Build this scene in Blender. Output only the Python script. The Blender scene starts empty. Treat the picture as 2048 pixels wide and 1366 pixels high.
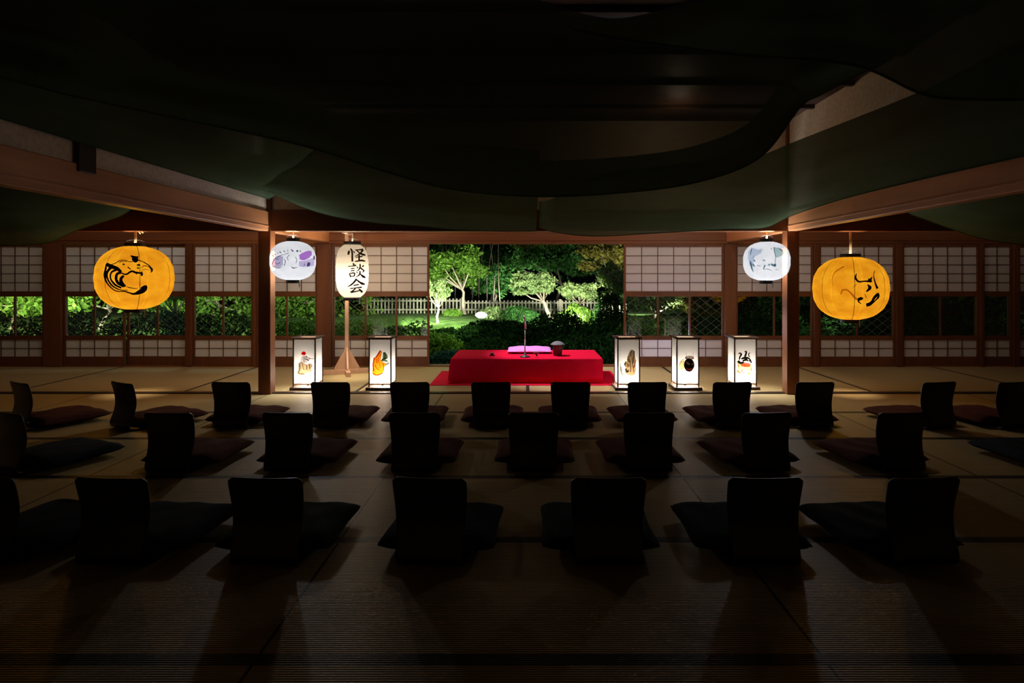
import bpy, math, random
import numpy as np
from mathutils import Vector, Matrix
random.seed(7); rng = np.random.default_rng(7)
R = math.radians
sc = bpy.context.scene
COL = sc.collection

# ------------------------------------------------------------------ camera
FPX, VX, VY, EYE = 1246.0, 1052.0, 553.0, 1.29
cam_d = bpy.data.cameras.new('camera'); cam = bpy.data.objects.new('camera', cam_d); COL.objects.link(cam)
cam_d.sensor_width = 36; cam_d.lens = 36*FPX/2048
cam_d.shift_x = -(VX-1024)/2048; cam_d.shift_y = -(683-VY)/2048
cam.location = (0, 0, EYE); cam.rotation_euler = (R(90), 0, 0)
cam_d.clip_start = .05; cam_d.clip_end = 200
sc.camera = cam
def P(px, py, Y): return Vector(((px-VX)*Y/FPX, Y, EYE-(py-VY)*Y/FPX))

# ------------------------------------------------------------------ world, exposure
w = bpy.data.worlds.new('night'); sc.world = w; w.use_nodes = True
w.node_tree.nodes['Background'].inputs[0].default_value = (.5, .6, .9, 1)
w.node_tree.nodes['Background'].inputs[1].default_value = .0012
sc.view_settings.view_transform = 'Standard'; sc.view_settings.look = 'None'
sc.view_settings.gamma = 1; sc.view_settings.exposure = 0
sc.cycles.use_denoising = True
sc.cycles.max_bounces = 8; sc.cycles.transparent_max_bounces = 16
sc.cycles.sample_clamp_indirect = 6; sc.cycles.caustics_reflective = False; sc.cycles.caustics_refractive = False

def spot(name, loc, target, power, angle, color=(1,1,1), blend=.4, rad=.05):
    l = bpy.data.lights.new(name, 'SPOT'); l.energy = power; l.spot_size = R(angle); l.spot_blend = blend
    l.color = color; l.shadow_soft_size = rad
    o = bpy.data.objects.new(name, l); COL.objects.link(o); o.location = loc
    o.rotation_euler = (Vector(target)-Vector(loc)).to_track_quat('-Z', 'Y').to_euler(); return o
def bulb(name, loc, power, color, rad=.03, parent=None):
    l = bpy.data.lights.new(name, 'POINT'); l.energy = power; l.color = color; l.shadow_soft_size = rad
    o = bpy.data.objects.new(name, l); COL.objects.link(o); o.location = loc; o.parent = parent; return o
WARM = (1, .74, .5); WHITE = (1, .93, .86); GREENW = (.93, 1, .8); COOL = (.96, .97, 1)
POW = dict(andon=52, white=125, tall=85, orange=50, stage=420, wash=22, garden=1.0)
# garden floodlights (low on the ground, aimed up into the trees)
G = POW['garden']
for nm, loc, tg, pw, an, co in [
    ('garden_floodlight', (-1.2, 15.0, .2), (-3.0, 20, 1.9), 900, 75, GREENW),
    ('garden_floodlight', (.1, 14.6, .35), (.7, 18.5, 1.0), 1500, 70, GREENW),
    ('garden_floodlight', (1.2, 15.2, .3), (2.2, 19, .9), 620, 60, (1,1,.75)),
    ('garden_floodlight', (3.6, 15.0, .2), (3.4, 18, 1.2), 460, 70, GREENW),
    ('garden_floodlight', (-3.3, 16.0, .4), (-2.0, 19, .3), 700, 80, GREENW),
    ('garden_floodlight', (-6.0, 13.3, .5), (-6.9, 17, 1.0), 800, 95, GREENW),
    ('garden_floodlight', (-9.6, 13.2, .5), (-10.5, 17, 1.0), 900, 100, GREENW),
    ('garden_floodlight', (-11.4, 11.2, 1.0), (-13.4, 16, .6), 500, 110, (1, 1, .7)),
    ('garden_floodlight', (-12.2, 13.2, .5), (-13.2, 16.5, .9), 700, 100, (1, 1, .7)),
    ('garden_floodlight', (-.5, 20.8, .3), (-.5, 26, 2.6), 650, 110, GREENW),
    ('garden_floodlight', (3.5, 18.5, .3), (3.5, 22, 1.8), 300, 110, GREENW),
    ('garden_floodlight', (-.9, 13.6, 1.3), (-2.1, 12.4, .3), 160, 100, (.9, 1, .7)),
    ('garden_floodlight', (6.0, 11.2, .6), (5.2, 15, 1.2), 70, 100, GREENW),
    ('garden_floodlight', (10.0, 11.2, .6), (9.2, 15, 1.2), 14, 110, COOL)]:
    spot(nm, loc, tg, pw*G, an, co, .6, .08)
spot('lawn_floodlight', (-.9, 14.6, 1.0), (-2.7, 16.3, .0), 900*G, 80, (.9, 1, .7), .8, .05)
bulb('shoji_fill_lamp', (1.95, 9.5, .4), 40, (.62, .68, 1), .05)  # bluish lamp added outside, lights the lower shoji from behind
# unseen fill bulbs added above the near bushes to brighten them
bulb('bush_fill_light', (-5.0, 9.8, 2.5), 45*G, (.6, .9, 1), .15)
bulb('bush_fill_light', (-.6, 9.9, 2.6), 40*G, (.8, 1, .6), .15)
# warm fill spots added to brighten screens and floor, unseen behind the inner lintel
for x_, k_ in ((-6.6, .55), (-4.4, 1.0), (-2.0, 1.5), (0.3, 1.0), (2.1, 1.7), (4.3, .55), (6.4, .35)):
    spot('rear_fill_spot', (x_, 7.35, 2.85), (x_, 9.0, .6), POW['wash']*k_, 120, (1, .80, .66), .8, .1)
bulb('net_fill_lamp', (1.5, 6.1, 2.8), 4.5, (1, .75, .5), .1)  # unseen lamp added above the nets to lighten the upper plaster
# stage spotlight, clamped on the back of the front lintel above the cloth
spot('stage_spotlight', (-.7, 7.70, 2.7), (.55, 7.95, .3), POW['stage'], 50, (1, .9, .95), .7, .03)

# ------------------------------------------------------------------ materials
def mat(name, color, rough=.6, spec=.4, metal=0, noise=None, bump=None, stretch=None, color2=None):
    m = bpy.data.materials.new(name); m.use_nodes = True; nt = m.node_tree; b = nt.nodes['Principled BSDF']
    b.inputs['Base Color'].default_value = (*color, 1); b.inputs['Roughness'].default_value = rough
    b.inputs['Specular IOR Level'].default_value = spec; b.inputs['Metallic'].default_value = metal
    if noise:
        tc = nt.nodes.new('ShaderNodeTexCoord'); mp = nt.nodes.new('ShaderNodeMapping')
        if stretch: mp.inputs['Scale'].default_value = stretch
        n = nt.nodes.new('ShaderNodeTexNoise'); n.inputs['Scale'].default_value = noise; n.inputs['Detail'].default_value = 6
        nt.links.new(tc.outputs['Object'], mp.inputs[0]); nt.links.new(mp.outputs[0], n.inputs['Vector'])
        rp = nt.nodes.new('ShaderNodeValToRGB'); c2 = color2 or tuple(c*.6 for c in color)
        rp.color_ramp.elements[0].color = (*c2, 1); rp.color_ramp.elements[1].color = (*color, 1)
        rp.color_ramp.elements[0].position = .35; rp.color_ramp.elements[1].position = .65
        nt.links.new(n.outputs[0], rp.inputs[0]); nt.links.new(rp.outputs[0], b.inputs['Base Color'])
        if bump:
            bp = nt.nodes.new('ShaderNodeBump'); bp.inputs['Strength'].default_value = bump; bp.inputs['Distance'].default_value = .004
            nt.links.new(n.outputs[0], bp.inputs['Height']); nt.links.new(bp.outputs[0], b.inputs['Normal'])
    return m
def paper(name, color, trans=.12, noise=0, color2=None, tmix=.8, nscale=5):
    m = bpy.data.materials.new(name); m.use_nodes = True; nt = m.node_tree; nt.nodes.clear(); N = nt.nodes.new; L = nt.links.new
    out = N('ShaderNodeOutputMaterial'); d = N('ShaderNodeBsdfDiffuse'); t = N('ShaderNodeBsdfTranslucent'); tr = N('ShaderNodeBsdfTransparent')
    tr_c = tuple((c/max(color))**(.85 if color[2] < .02 else 1) for c in color)
    m1 = N('ShaderNodeMixShader'); m1.inputs[0].default_value = tmix; m2 = N('ShaderNodeMixShader'); m2.inputs[0].default_value = trans
    for x in (d, t, tr): x.inputs[0].default_value = (*color, 1)
    tr.inputs[0].default_value = (*tr_c, 1)
    if noise:
        tc = N('ShaderNodeTexCoord'); n = N('ShaderNodeTexNoise'); n.inputs['Scale'].default_value = nscale; n.inputs['Detail'].default_value = 3
        mp = N('ShaderNodeMapping'); mp.inputs['Scale'].default_value = (1, 1, 1.7)
        L(tc.outputs['Object'], mp.inputs[0]); L(mp.outputs[0], n.inputs['Vector'])
        rp = N('ShaderNodeValToRGB'); rp.color_ramp.elements[0].position = .35; rp.color_ramp.elements[1].position = .65
        rp.color_ramp.elements[0].color = (*color2, 1); rp.color_ramp.elements[1].color = (*color, 1)
        L(n.outputs[0], rp.inputs[0])
        for x in (d, t): L(rp.outputs[0], x.inputs[0])
    L(d.outputs[0], m1.inputs[1]); L(t.outputs[0], m1.inputs[2]); L(m1.outputs[0], m2.inputs[1]); L(tr.outputs[0], m2.inputs[2])
    L(m2.outputs[0], out.inputs[0]); return m
def film(name, color, a=1.0):
    m = bpy.data.materials.new(name); m.use_nodes = True; nt = m.node_tree; nt.nodes.clear()
    out = nt.nodes.new('ShaderNodeOutputMaterial'); tr = nt.nodes.new('ShaderNodeBsdfTransparent'); tr.inputs[0].default_value = (*color, 1)
    d = nt.nodes.new('ShaderNodeBsdfDiffuse'); d.inputs[0].default_value = (*[c*.5 for c in color], 1)
    mx = nt.nodes.new('ShaderNodeMixShader'); mx.inputs[0].default_value = .12
    nt.links.new(tr.outputs[0], mx.inputs[1]); nt.links.new(d.outputs[0], mx.inputs[2]); nt.links.new(mx.outputs[0], out.inputs[0]); return m
def thin_glass():
    m = bpy.data.materials.new('window glass'); m.use_nodes = True; nt = m.node_tree; nt.nodes.clear()
    out = nt.nodes.new('ShaderNodeOutputMaterial'); tr = nt.nodes.new('ShaderNodeBsdfTransparent'); tr.inputs[0].default_value = (.9, .93, .9, 1)
    g = nt.nodes.new('ShaderNodeBsdfGlossy'); g.inputs['Roughness'].default_value = .01
    lw = nt.nodes.new('ShaderNodeLayerWeight'); lw.inputs[0].default_value = .5
    pw = nt.nodes.new('ShaderNodeMath'); pw.operation = 'POWER'; pw.inputs[1].default_value = 5; nt.links.new(lw.outputs['Facing'], pw.inputs[0])
    f = nt.nodes.new('ShaderNodeMath'); f.operation = 'MULTIPLY_ADD'; f.inputs[1].default_value = .94; f.inputs[2].default_value = .055; nt.links.new(pw.outputs[0], f.inputs[0])
    mx = nt.nodes.new('ShaderNodeMixShader'); nt.links.new(f.outputs[0], mx.inputs[0])
    nt.links.new(tr.outputs[0], mx.inputs[1]); nt.links.new(g.outputs[0], mx.inputs[2]); nt.links.new(mx.outputs[0], out.inputs[0]); return m
def tatami():
    m = bpy.data.materials.new('tatami'); m.use_nodes = True; nt = m.node_tree; N = nt.nodes.new; L = nt.links.new
    b = nt.nodes['Principled BSDF']; b.inputs['Roughness'].default_value = .48; b.inputs['Specular IOR Level'].default_value = .35
    g = N('ShaderNodeNewGeometry'); s = N('ShaderNodeSeparateXYZ'); L(g.outputs['Position'], s.inputs[0])
    def M(op, a, b_=None, c=None):
        n = N('ShaderNodeMath'); n.operation = op
        for i, v in enumerate((a, b_, c)):
            if v is None: continue
            if hasattr(v, 'links'): L(v, n.inputs[i])
            else: n.inputs[i].default_value = v
        return n.outputs[0]
    def line(coord, off, per, hw):       # 1 where |coord-off mod per| < hw
        a = M('SUBTRACT', coord, off); a = M('DIVIDE', a, per); r = M('ROUND', a); a = M('SUBTRACT', a, r); a = M('ABSOLUTE', a)
        return M('LESS_THAN', a, hw/per)
    x, y = s.outputs[0], s.outputs[1]
    rear = M('GREATER_THAN', y, 6.9)
    heri = M('MULTIPLY', line(y, 4.963, .955, .033), M('SUBTRACT', 1.0, rear))
    seamf = M('MULTIPLY', line(x, 1.005, 1.915, .006), M('SUBTRACT', 1.0, rear))
    seamr = M('MULTIPLY', line(x, .02, 1.925, .02), rear)
    mask = M('MAXIMUM', heri, M('MAXIMUM', seamf, seamr))
    nz = N('ShaderNodeTexNoise'); nz.inputs['Scale'].default_value = 3; nz.inputs['Detail'].default_value = 4
    mp = N('ShaderNodeMapping'); mp.inputs['Scale'].default_value = (1, 14, 1); L(g.outputs['Position'], mp.inputs[0]); L(mp.outputs[0], nz.inputs['Vector'])
    rp = N('ShaderNodeValToRGB'); rp.color_ramp.elements[0].color = (.40, .29, .125, 1); rp.color_ramp.elements[1].color = (.50, .385, .18, 1)
    L(nz.outputs[0], rp.inputs[0])
    mx = N('ShaderNodeMixRGB'); L(mask, mx.inputs[0]); L(rp.outputs[0], mx.inputs[1]); mx.inputs[2].default_value = (.022, .016, .010, 1)
    L(mx.outputs[0], b.inputs['Base Color'])
    wv = N('ShaderNodeTexWave'); wv.bands_direction = 'Y'; wv.inputs['Scale'].default_value = 26; wv.inputs['Distortion'].default_value = .4
    L(g.outputs['Position'], wv.inputs['Vector'])
    bp = N('ShaderNodeBump'); bp.inputs['Strength'].default_value = .6; bp.inputs['Distance'].default_value = .003
    L(wv.outputs['Color'], bp.inputs['Height']); L(bp.outputs[0], b.inputs['Normal']); return m
def leafmat(name, c1, c2):
    m = bpy.data.materials.new(name); m.use_nodes = True; nt = m.node_tree; nt.nodes.clear(); N = nt.nodes.new; L = nt.links.new
    out = N('ShaderNodeOutputMaterial'); d = N('ShaderNodeBsdfDiffuse'); t = N('ShaderNodeBsdfTranslucent'); mx = N('ShaderNodeMixShader'); mx.inputs[0].default_value = .35
    g = N('ShaderNodeNewGeometry'); rp = N('ShaderNodeValToRGB'); rp.color_ramp.elements[0].color = (*c1, 1); rp.color_ramp.elements[1].color = (*c2, 1)
    L(g.outputs['Random Per Island'], rp.inputs[0]); L(rp.outputs[0], d.inputs[0]); L(rp.outputs[0], t.inputs[0])
    L(d.outputs[0], mx.inputs[1]); L(t.outputs[0], mx.inputs[2]); L(mx.outputs[0], out.inputs[0]); return m

M = dict(
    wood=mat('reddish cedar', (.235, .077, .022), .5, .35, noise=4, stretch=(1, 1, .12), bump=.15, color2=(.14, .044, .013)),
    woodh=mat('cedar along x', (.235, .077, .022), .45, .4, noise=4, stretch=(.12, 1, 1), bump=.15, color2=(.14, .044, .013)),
    woody_lit=mat('cedar along y', (.80, .35, .14), .45, .4, noise=4, stretch=(1, .12, 1), bump=.15, color2=(.52, .20, .075)),  # paler copy of the cedar, light on the beams put into its colour
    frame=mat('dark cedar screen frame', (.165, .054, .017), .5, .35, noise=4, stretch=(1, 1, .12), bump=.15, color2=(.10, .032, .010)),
    lat=mat('lattice wood', (.16, .07, .035), .6, noise=8),
    darkw=mat('dark lacquered wood', (.045, .022, .014), .35, .5, noise=5, color2=(.03, .014, .009)),
    andon=mat('dark stained lantern frame', (.05, .026, .016), .55, .3, noise=9),
    pale=mat('unpainted pine', (.62, .38, .24), .6, noise=6, stretch=(1, 1, .15), color2=(.50, .29, .17)),
    plaster=mat('beige plaster', (.80, .65, .49), .9, noise=30, color2=(.66, .52, .39)),
    ceilw=mat('ceiling board', (.10, .045, .028), .6, noise=3, stretch=(1, .1, 1)),
    shoji=paper('shoji paper', (.80, .74, .72), 0, tmix=.35),
    glass=thin_glass(), tatami=tatami(),
    net=mat('grey lattice bar', (.26, .27, .24), .7),
    red=mat('red felt', (.60, .002, .035), .95, .1, noise=60, bump=.3, color2=(.54, .002, .028)),
    purple=mat('lilac silk', (.62, .24, .62), .7, noise=25, bump=.25, color2=(.52, .18, .54)),
    chair=mat('black brown lacquer', (.016, .008, .006), .32, .5, noise=3, stretch=(1, 1, .1), color2=(.010, .005, .004)),
    burg=mat('burgundy cushion cloth', (.10, .032, .024), .95, .1, noise=70, bump=.5, color2=(.06, .018, .014)),
    navy=mat('navy cushion cloth', (.020, .032, .040), .95, .1, noise=70, bump=.5, color2=(.012, .018, .026)),
    ink=mat('black ink', (.02, .012, .006), .9, .05),
    cap=mat('black lacquer ring', (.012, .010, .009), .4),
    rope=mat('natural rope', (.85, .68, .42), .8, noise=40),
    steel=mat('brushed steel', (.55, .55, .60), .35, .5, 1),
    blackm=mat('black metal', (.03, .03, .035), .4),
    grey=mat('grey woven lid', (.16, .16, .18), .7, noise=40),
    lacq=mat('dark red brown lacquer', (.12, .03, .035), .3, .5),
    andonp=paper('andon paper', (.25, .24, .225), .17, tmix=.85),
    whitep=paper('white chochin paper', (.0225, .0228, .0232), .12, tmix=.8, noise=1, color2=(.0195, .0198, .0202), nscale=7),
    tallp=paper('cream chochin paper', (.075, .068, .056), .17, tmix=.8),
    orangep=paper('orange chochin paper', (.135, .078, .0042), .09, tmix=.85, noise=1, color2=(.112, .053, .0022), nscale=6),
    bark=mat('pale bark', (.60, .50, .38), .9, noise=12, color2=(.40, .32, .24)),
    darkbark=mat('dark bark', (.07, .055, .04), .9, noise=12),
    fence=mat('weathered fence', (.40, .37, .28), .8, noise=3, color2=(.24, .22, .18)),
    stone=mat('pale stone', (.85, .85, .80), .8, noise=6, bump=.4),
    grass=mat('lawn', (.13, .27, .035), .95, noise=5, bump=.4, color2=(.05, .12, .015)),
    soil=mat('dark earth', (.03, .028, .018), .95, noise=4),
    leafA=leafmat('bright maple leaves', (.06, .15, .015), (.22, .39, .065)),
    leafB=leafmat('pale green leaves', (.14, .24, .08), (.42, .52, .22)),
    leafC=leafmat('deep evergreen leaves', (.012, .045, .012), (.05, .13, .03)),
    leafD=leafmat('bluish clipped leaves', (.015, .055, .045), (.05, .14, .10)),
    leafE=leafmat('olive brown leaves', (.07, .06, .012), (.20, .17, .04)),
)
def clothmat():
    m = bpy.data.materials.new('dark mosquito net'); m.use_nodes = True; nt = m.node_tree; nt.nodes.clear(); N = nt.nodes.new; L = nt.links.new
    out = N('ShaderNodeOutputMaterial'); d = N('ShaderNodeBsdfDiffuse'); t = N('ShaderNodeBsdfTranslucent'); mx = N('ShaderNodeMixShader'); mx.inputs[0].default_value = .3
    g = N('ShaderNodeTexCoord'); n = N('ShaderNodeTexNoise'); n.inputs['Scale'].default_value = 2.5; n.inputs['Detail'].default_value = 8
    mp = N('ShaderNodeMapping'); mp.inputs['Scale'].default_value = (1, 1, 12); L(g.outputs['Object'], mp.inputs[0]); L(mp.outputs[0], n.inputs['Vector'])
    rp = N('ShaderNodeValToRGB'); rp.color_ramp.elements[0].color = (.070, .110, .060, 1); rp.color_ramp.elements[1].color = (.10, .150, .088, 1)
    L(n.outputs[0], rp.inputs[0]); L(rp.outputs[0], d.inputs[0]); L(rp.outputs[0], t.inputs[0])
    bp = N('ShaderNodeBump'); bp.inputs['Strength'].default_value = .5; bp.inputs['Distance'].default_value = .02; L(n.outputs[0], bp.inputs['Height']); L(bp.outputs[0], d.inputs['Normal'])
    tr = N('ShaderNodeBsdfTransparent'); m2 = N('ShaderNodeMixShader'); m2.inputs[0].default_value = .09
    L(d.outputs[0], mx.inputs[1]); L(t.outputs[0], mx.inputs[2]); L(mx.outputs[0], m2.inputs[1]); L(tr.outputs[0], m2.inputs[2]); L(m2.outputs[0], out.inputs[0]); return m
M['cloth'] = clothmat()

# ------------------------------------------------------------------ helpers
class MB:
    def __init__(s): s.v = []; s.f = []
    def add(s, vs, fs):
        o = len(s.v); s.v += [tuple(v) for v in vs]; s.f += [tuple(i+o for i in f) for f in fs]
    def box(s, a, b, ch=0):
        (x0, y0, z0), (x1, y1, z1) = a, b
        if x0 > x1: x0, x1 = x1, x0
        if y0 > y1: y0, y1 = y1, y0
        if z0 > z1: z0, z1 = z1, z0
        vs = [(x, y, z) for z in (z0, z1) for y in (y0, y1) for x in (x0, x1)]
        s.add(vs, [(0,2,3,1),(4,5,7,6),(0,1,5,4),(2,6,7,3),(0,4,6,2),(1,3,7,5)])
    def tube(s, pts, rs, n=8, cap=True):
        pts = [Vector(p) for p in pts]
        if not hasattr(rs, '__len__'): rs = [rs]*len(pts)
        vs = []; up = None
        for i, p in enumerate(pts):
            d = (pts[min(i+1, len(pts)-1)]-pts[max(i-1, 0)]).normalized()
            ref = Vector((0,0,1)) if abs(d.z) < .95 else Vector((1,0,0))
            a = d.cross(ref).normalized(); b = d.cross(a)
            vs += [p+(a*math.cos(t*2*math.pi/n)+b*math.sin(t*2*math.pi/n))*rs[i] for t in range(n)]
        fs = [(i*n+j, i*n+(j+1)%n, (i+1)*n+(j+1)%n, (i+1)*n+j) for i in range(len(pts)-1) for j in range(n)]
        if cap: fs += [tuple(range(n))[::-1], tuple((len(pts)-1)*n+j for j in range(n))]
        s.add(vs, fs)
    def lathe(s, prof, n=32, c=(0,0,0), cap=True):
        vs = [(c[0]+r*math.cos(t*2*math.pi/n), c[1]+r*math.sin(t*2*math.pi/n), c[2]+z) for r, z in prof for t in range(n)]
        fs = [(i*n+j, i*n+(j+1)%n, (i+1)*n+(j+1)%n, (i+1)*n+j) for i in range(len(prof)-1) for j in range(n)]
        if cap: fs += [tuple(range(n))[::-1], tuple((len(prof)-1)*n+j for j in range(n))]
        s.add(vs, fs)
    def grid(s, fn, nu, nv):
        vs = [fn(i/nu, j/nv) for i in range(nu+1) for j in range(nv+1)]
        s.add(vs, [(i*(nv+1)+j, (i+1)*(nv+1)+j, (i+1)*(nv+1)+j+1, i*(nv+1)+j+1) for i in range(nu) for j in range(nv)])
    def build(s, name, m, parent=None, smooth=False, bevel=0, thick=0, loc=None):
        me = bpy.data.meshes.new(name); me.from_pydata(s.v, [], s.f); me.update()
        me.materials.append(m)
        if smooth: me.shade_smooth()
        o = bpy.data.objects.new(name, me); COL.objects.link(o); o.parent = parent
        if loc: o.location = loc
        if thick:
            md = o.modifiers.new('t', 'SOLIDIFY'); md.thickness = thick; md.offset = 0
        if bevel:
            md = o.modifiers.new('b', 'BEVEL'); md.width = bevel; md.segments = 2; md.limit_method = 'ANGLE'
        return o
def tag(o, label=None, cat=None, group=None, kind=None):
    if label: o['label'] = label
    if cat: o['category'] = cat
    if group: o['group'] = group
    if kind: o['kind'] = kind
    return o
def empty(name, loc=(0,0,0), rz=0):
    o = bpy.data.objects.new(name, None); COL.objects.link(o); o.location = loc; o.rotation_euler = (0,0,rz); o.empty_display_size = .1; return o
def copy_tree(o, parent=None):
    c = o.copy(); COL.objects.link(c); c.parent = parent
    for ch in [x for x in bpy.data.objects if x.parent == o]: copy_tree(ch, c)
    return c
def boxobj(name, a, b, m, label, parent=None, bevel=.004):
    mb = MB(); mb.box(a, b); o = mb.build(name, m, parent, bevel=bevel)
    if parent is None: tag(o, label, None, None, 'structure'); o['category'] = 'building part'
    return o

# ------------------------------------------------------------------ room
YF, YR = 6.87, 8.93
mb = MB(); mb.box((-9, -1.5, -.05), (9, 9.10, 0)); fl = mb.build('floor', M['tatami']); tag(fl, 'woven straw tatami matting with dark cloth borders', 'floor', kind='structure')
mb = MB(); mb.box((-9, -1.5, 3.0), (9, 9.6, 3.04)); c_ = mb.build('ceiling', M['ceilw']); tag(c_, 'brown board ceiling high above the draped nets', 'ceiling', kind='structure')
for i in range(12):
    mb = MB(); y = .2+i*.75; mb.box((-8.9, y, 2.965), (8.9, y+.045, 3.0)); mb.build('ceiling_batten', M['ceilw'], c_)
boxobj('wall_left', (-9.1, -1.5, 0), (-9, 9.1, 3), M['plaster'], 'far left plaster wall of the hall')
boxobj('wall_right', (9, -1.5, 0), (9.1, 9.1, 3), M['plaster'], 'far right plaster wall of the hall')
boxobj('wall_back', (-9, -1.6, 0), (9, -1.5, 3), M['plaster'], 'plaster wall behind the seating')
boxobj('wall_front', (-9, 9.02, 1.94), (9, 9.10, 3), M['plaster'], 'plaster band above the lintel over the sliding screens')
tn = 0
def trim(a, b, m, label, bevel=.006):
    global tn; tn += 1
    return boxobj('trim_%d' % tn, a, b, m, label, bevel=bevel)
# threshold and lintel of the inner line (y = YF)
trim((-9, 6.85, 0), (9, 6.93, .012), M['darkw'], 'dark wooden floor threshold running between the two inner posts', .002)
trim((-9, 6.81, 1.785), (9, 6.93, 2.02), M['woodh'], 'long inner lintel beam resting on the two free-standing posts')
boxobj('wall_1', (-9, 6.84, 2.02), (9, 6.90, 3), M['plaster'], 'plaster band above the inner lintel, mostly behind dark net')
trim((-2.925, 6.80, 0), (-2.790, 6.935, 3.0), M['wood'], 'left free-standing wooden post beside the red-capped figure lantern')
trim((2.850, 6.80, 0), (2.985, 6.935, 3.0), M['wood'], 'right free-standing wooden post beside the big orange ox lantern')
# longitudinal beams and plaster above, left and right
for sx, nmz in ((-1, 'left'), (1, 'right')):
    x0 = -2.905 if sx < 0 else 2.86
    x1 = x0+.045+.05
    trim((x0, -1.5, 1.785), (x1, 6.80, 2.0), M['woody_lit'], '%s side beam running toward the stage under its plaster band' % nmz)
    trim((x0-.006, -1.5, 1.83), (x1+.006, 6.795, 1.845), M['woody_lit'], 'thin moulding along the %s side beam' % nmz, .002)
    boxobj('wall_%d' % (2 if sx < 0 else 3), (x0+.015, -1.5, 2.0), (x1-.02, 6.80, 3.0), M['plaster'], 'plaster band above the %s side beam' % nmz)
    trim((x0, 6.94, 1.785), (x1, YR, 1.93), M['woody_lit'], '%s short beam joining free-standing post to rear pillar' % nmz)
trim((-2.83, 3.90, 1.95), (-2.797, 4.06, 2.35), M['darkw'], 'dark short stud crossing the left plaster band')
# rear wall
trim((-9, YR-.03, 1.757), (9, YR+.10, 1.94), M['woodh'], 'rear lintel above all the sliding screens')
trim((-9, YR-.045, 1.80), (9, YR-.03, 1.90), M['woodh'], 'flat rail nailed along the rear lintel')
trim((-9, YR-.03, 0), (9, YR+.12, .018), M['woodh'], 'rear floor sill under the sliding screens', .002)
def X(px): return (px-VX)/FPX*YR
for a, b, l in [(92,128,'rear pillar far left, next to leftmost screens'), (374,387,'narrow rear post right of the snake lantern'), (508,514,'slim rear jamb left of the left free-standing post'),
                (636,665,'wide rear pillar between small fish lantern and tall lettered lantern'), (1447,1470,'wide rear pillar left of the small blue-tinted lantern'),
                (1625,1636,'narrow rear post right of the right free-standing post'), (1789,1802,'narrow rear post right of the big ox lantern'),
                (1956,1963,'slim rear post in the far right screens'), (2022,2034,'rear post at the right edge of the picture')]:
    trim((X(a), YR-.06, 0), (X(b), YR+.08, 1.757), M['frame'], l)
dn = 0
def door(pa, pb, ncell, npane, y, label, lattice=True):
    global dn; dn += 1
    x0, x1 = X(pa), X(pb); W = x1-x0
    d = empty('door_%d' % dn, ((x0+x1)/2, y, .018)); tag(d, label, 'sliding screen', None, 'structure')
    h = 1.735; st = .03
    zz = dict(t1=h-.04, t0=1.06, g1=.985, g0=.425, l1=.365, l0=.125)   # local heights
    for sx in (-1, 1):
        mb = MB(); mb.box((sx*(W/2-st), -.015, 0), (sx*W/2, .015, h)); mb.build('stile', M['frame'], d, bevel=.002)
    for z0, z1 in ((h-.04, h), (zz['g1'], zz['t0']), (zz['l1'], zz['g0'])):
        mb = MB(); mb.box((-W/2+st, -.014, z0), (W/2-st, .014, z1)); mb.build('rail', M['frame'], d, bevel=.002)
    mb = MB(); mb.box((-W/2+st, -.009, 0), (W/2-st, .009, zz['l0'])); mb.build('bottom_board', M['frame'], d, bevel=.002)
    iw = W-2*st
    for z0, z1, rows, nm in ((zz['t0'], zz['t1'], 5, 'upper'), (zz['l0'], zz['l1'], 2, 'lower')):
        mb = MB(); mb.box((-iw/2, .004, z0), (iw/2, .006, z1)); mb.build('paper', M['shoji'], d)
        mb = MB()
        for i in range(1, ncell): mb.box((-iw/2+iw*i/ncell-.004, -.010, z0), (-iw/2+iw*i/ncell+.004, .004, z1))
        for i in range(1, rows):
            z = z0+(z1-z0)*i/rows; mb.box((-iw/2, -.008, z-.004), (iw/2, .0035, z+.004))
        mb.build('lattice', M['lat'], d)
    mb = MB(); mb.box((-iw/2, 0, zz['g0']), (iw/2, .003, zz['g1'])); mb.build('glass_pane', M['glass'], d)
    if npane > 1:
        for i in range(1, npane):
            mb = MB(); xx = -iw/2+iw*i/npane; mb.box((xx-.012, -.012, zz['g0']), (xx+.012, .012, zz['g1'])); mb.build('mullion', M['frame'], d)
    if lattice:   # slender diamond lattice behind the glass
        mb = MB(); H = zz['g1']-zz['g0']; dx, dz = .155, .118; y0 = .03
        for sgn in (1, -1):
            k = -30
            while k < 30:
                # line z = sgn*(dz/dx)*(x - k*dx)
                pts = []
                for xx in np.linspace(-iw/2, iw/2, 2):
                    pts.append((xx, sgn*dz/dx*(xx-k*dx)))
                (xa, za), (xb, zb) = pts
                def clip(xa, za, xb, zb, lo, hi):
                    t0, t1 = 0, 1; dzz = zb-za
                    for bound, s_ in ((lo, 1), (hi, -1)):
                        q0 = s_*(za-bound); q1 = s_*(zb-bound)
                        if q0 < 0 and q1 < 0: return None
                        if q0 < 0: t0 = max(t0, q0/(q0-q1))
                        elif q1 < 0: t1 = min(t1, q0/(q0-q1))
                    if t0 >= t1: return None
                    return (xa+(xb-xa)*t0, za+dzz*t0, xa+(xb-xa)*t1, za+dzz*t1)
                c = clip(xa, za, xb, zb, 0, H)
                if c: mb.tube([(c[0], y0, zz['g0']+c[1]), (c[2], y0, zz['g0']+c[3])], .0023, 4)
                k += 1
        mb.build('diamond_lattice', M['net'], d)
    return d
yA, yB = YR-.01, YR+.035
door(-145, -28, 4, 2, yA, 'sliding screen cut by the left picture edge, outermost', False)
door(-28, 91, 4, 2, yA, 'leftmost fully lit sliding screen with pale hedge seen through its glass', False)
door(129, 252, 4, 2, yA, 'sliding screen left of and partly behind the snake lantern', True)
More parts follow.
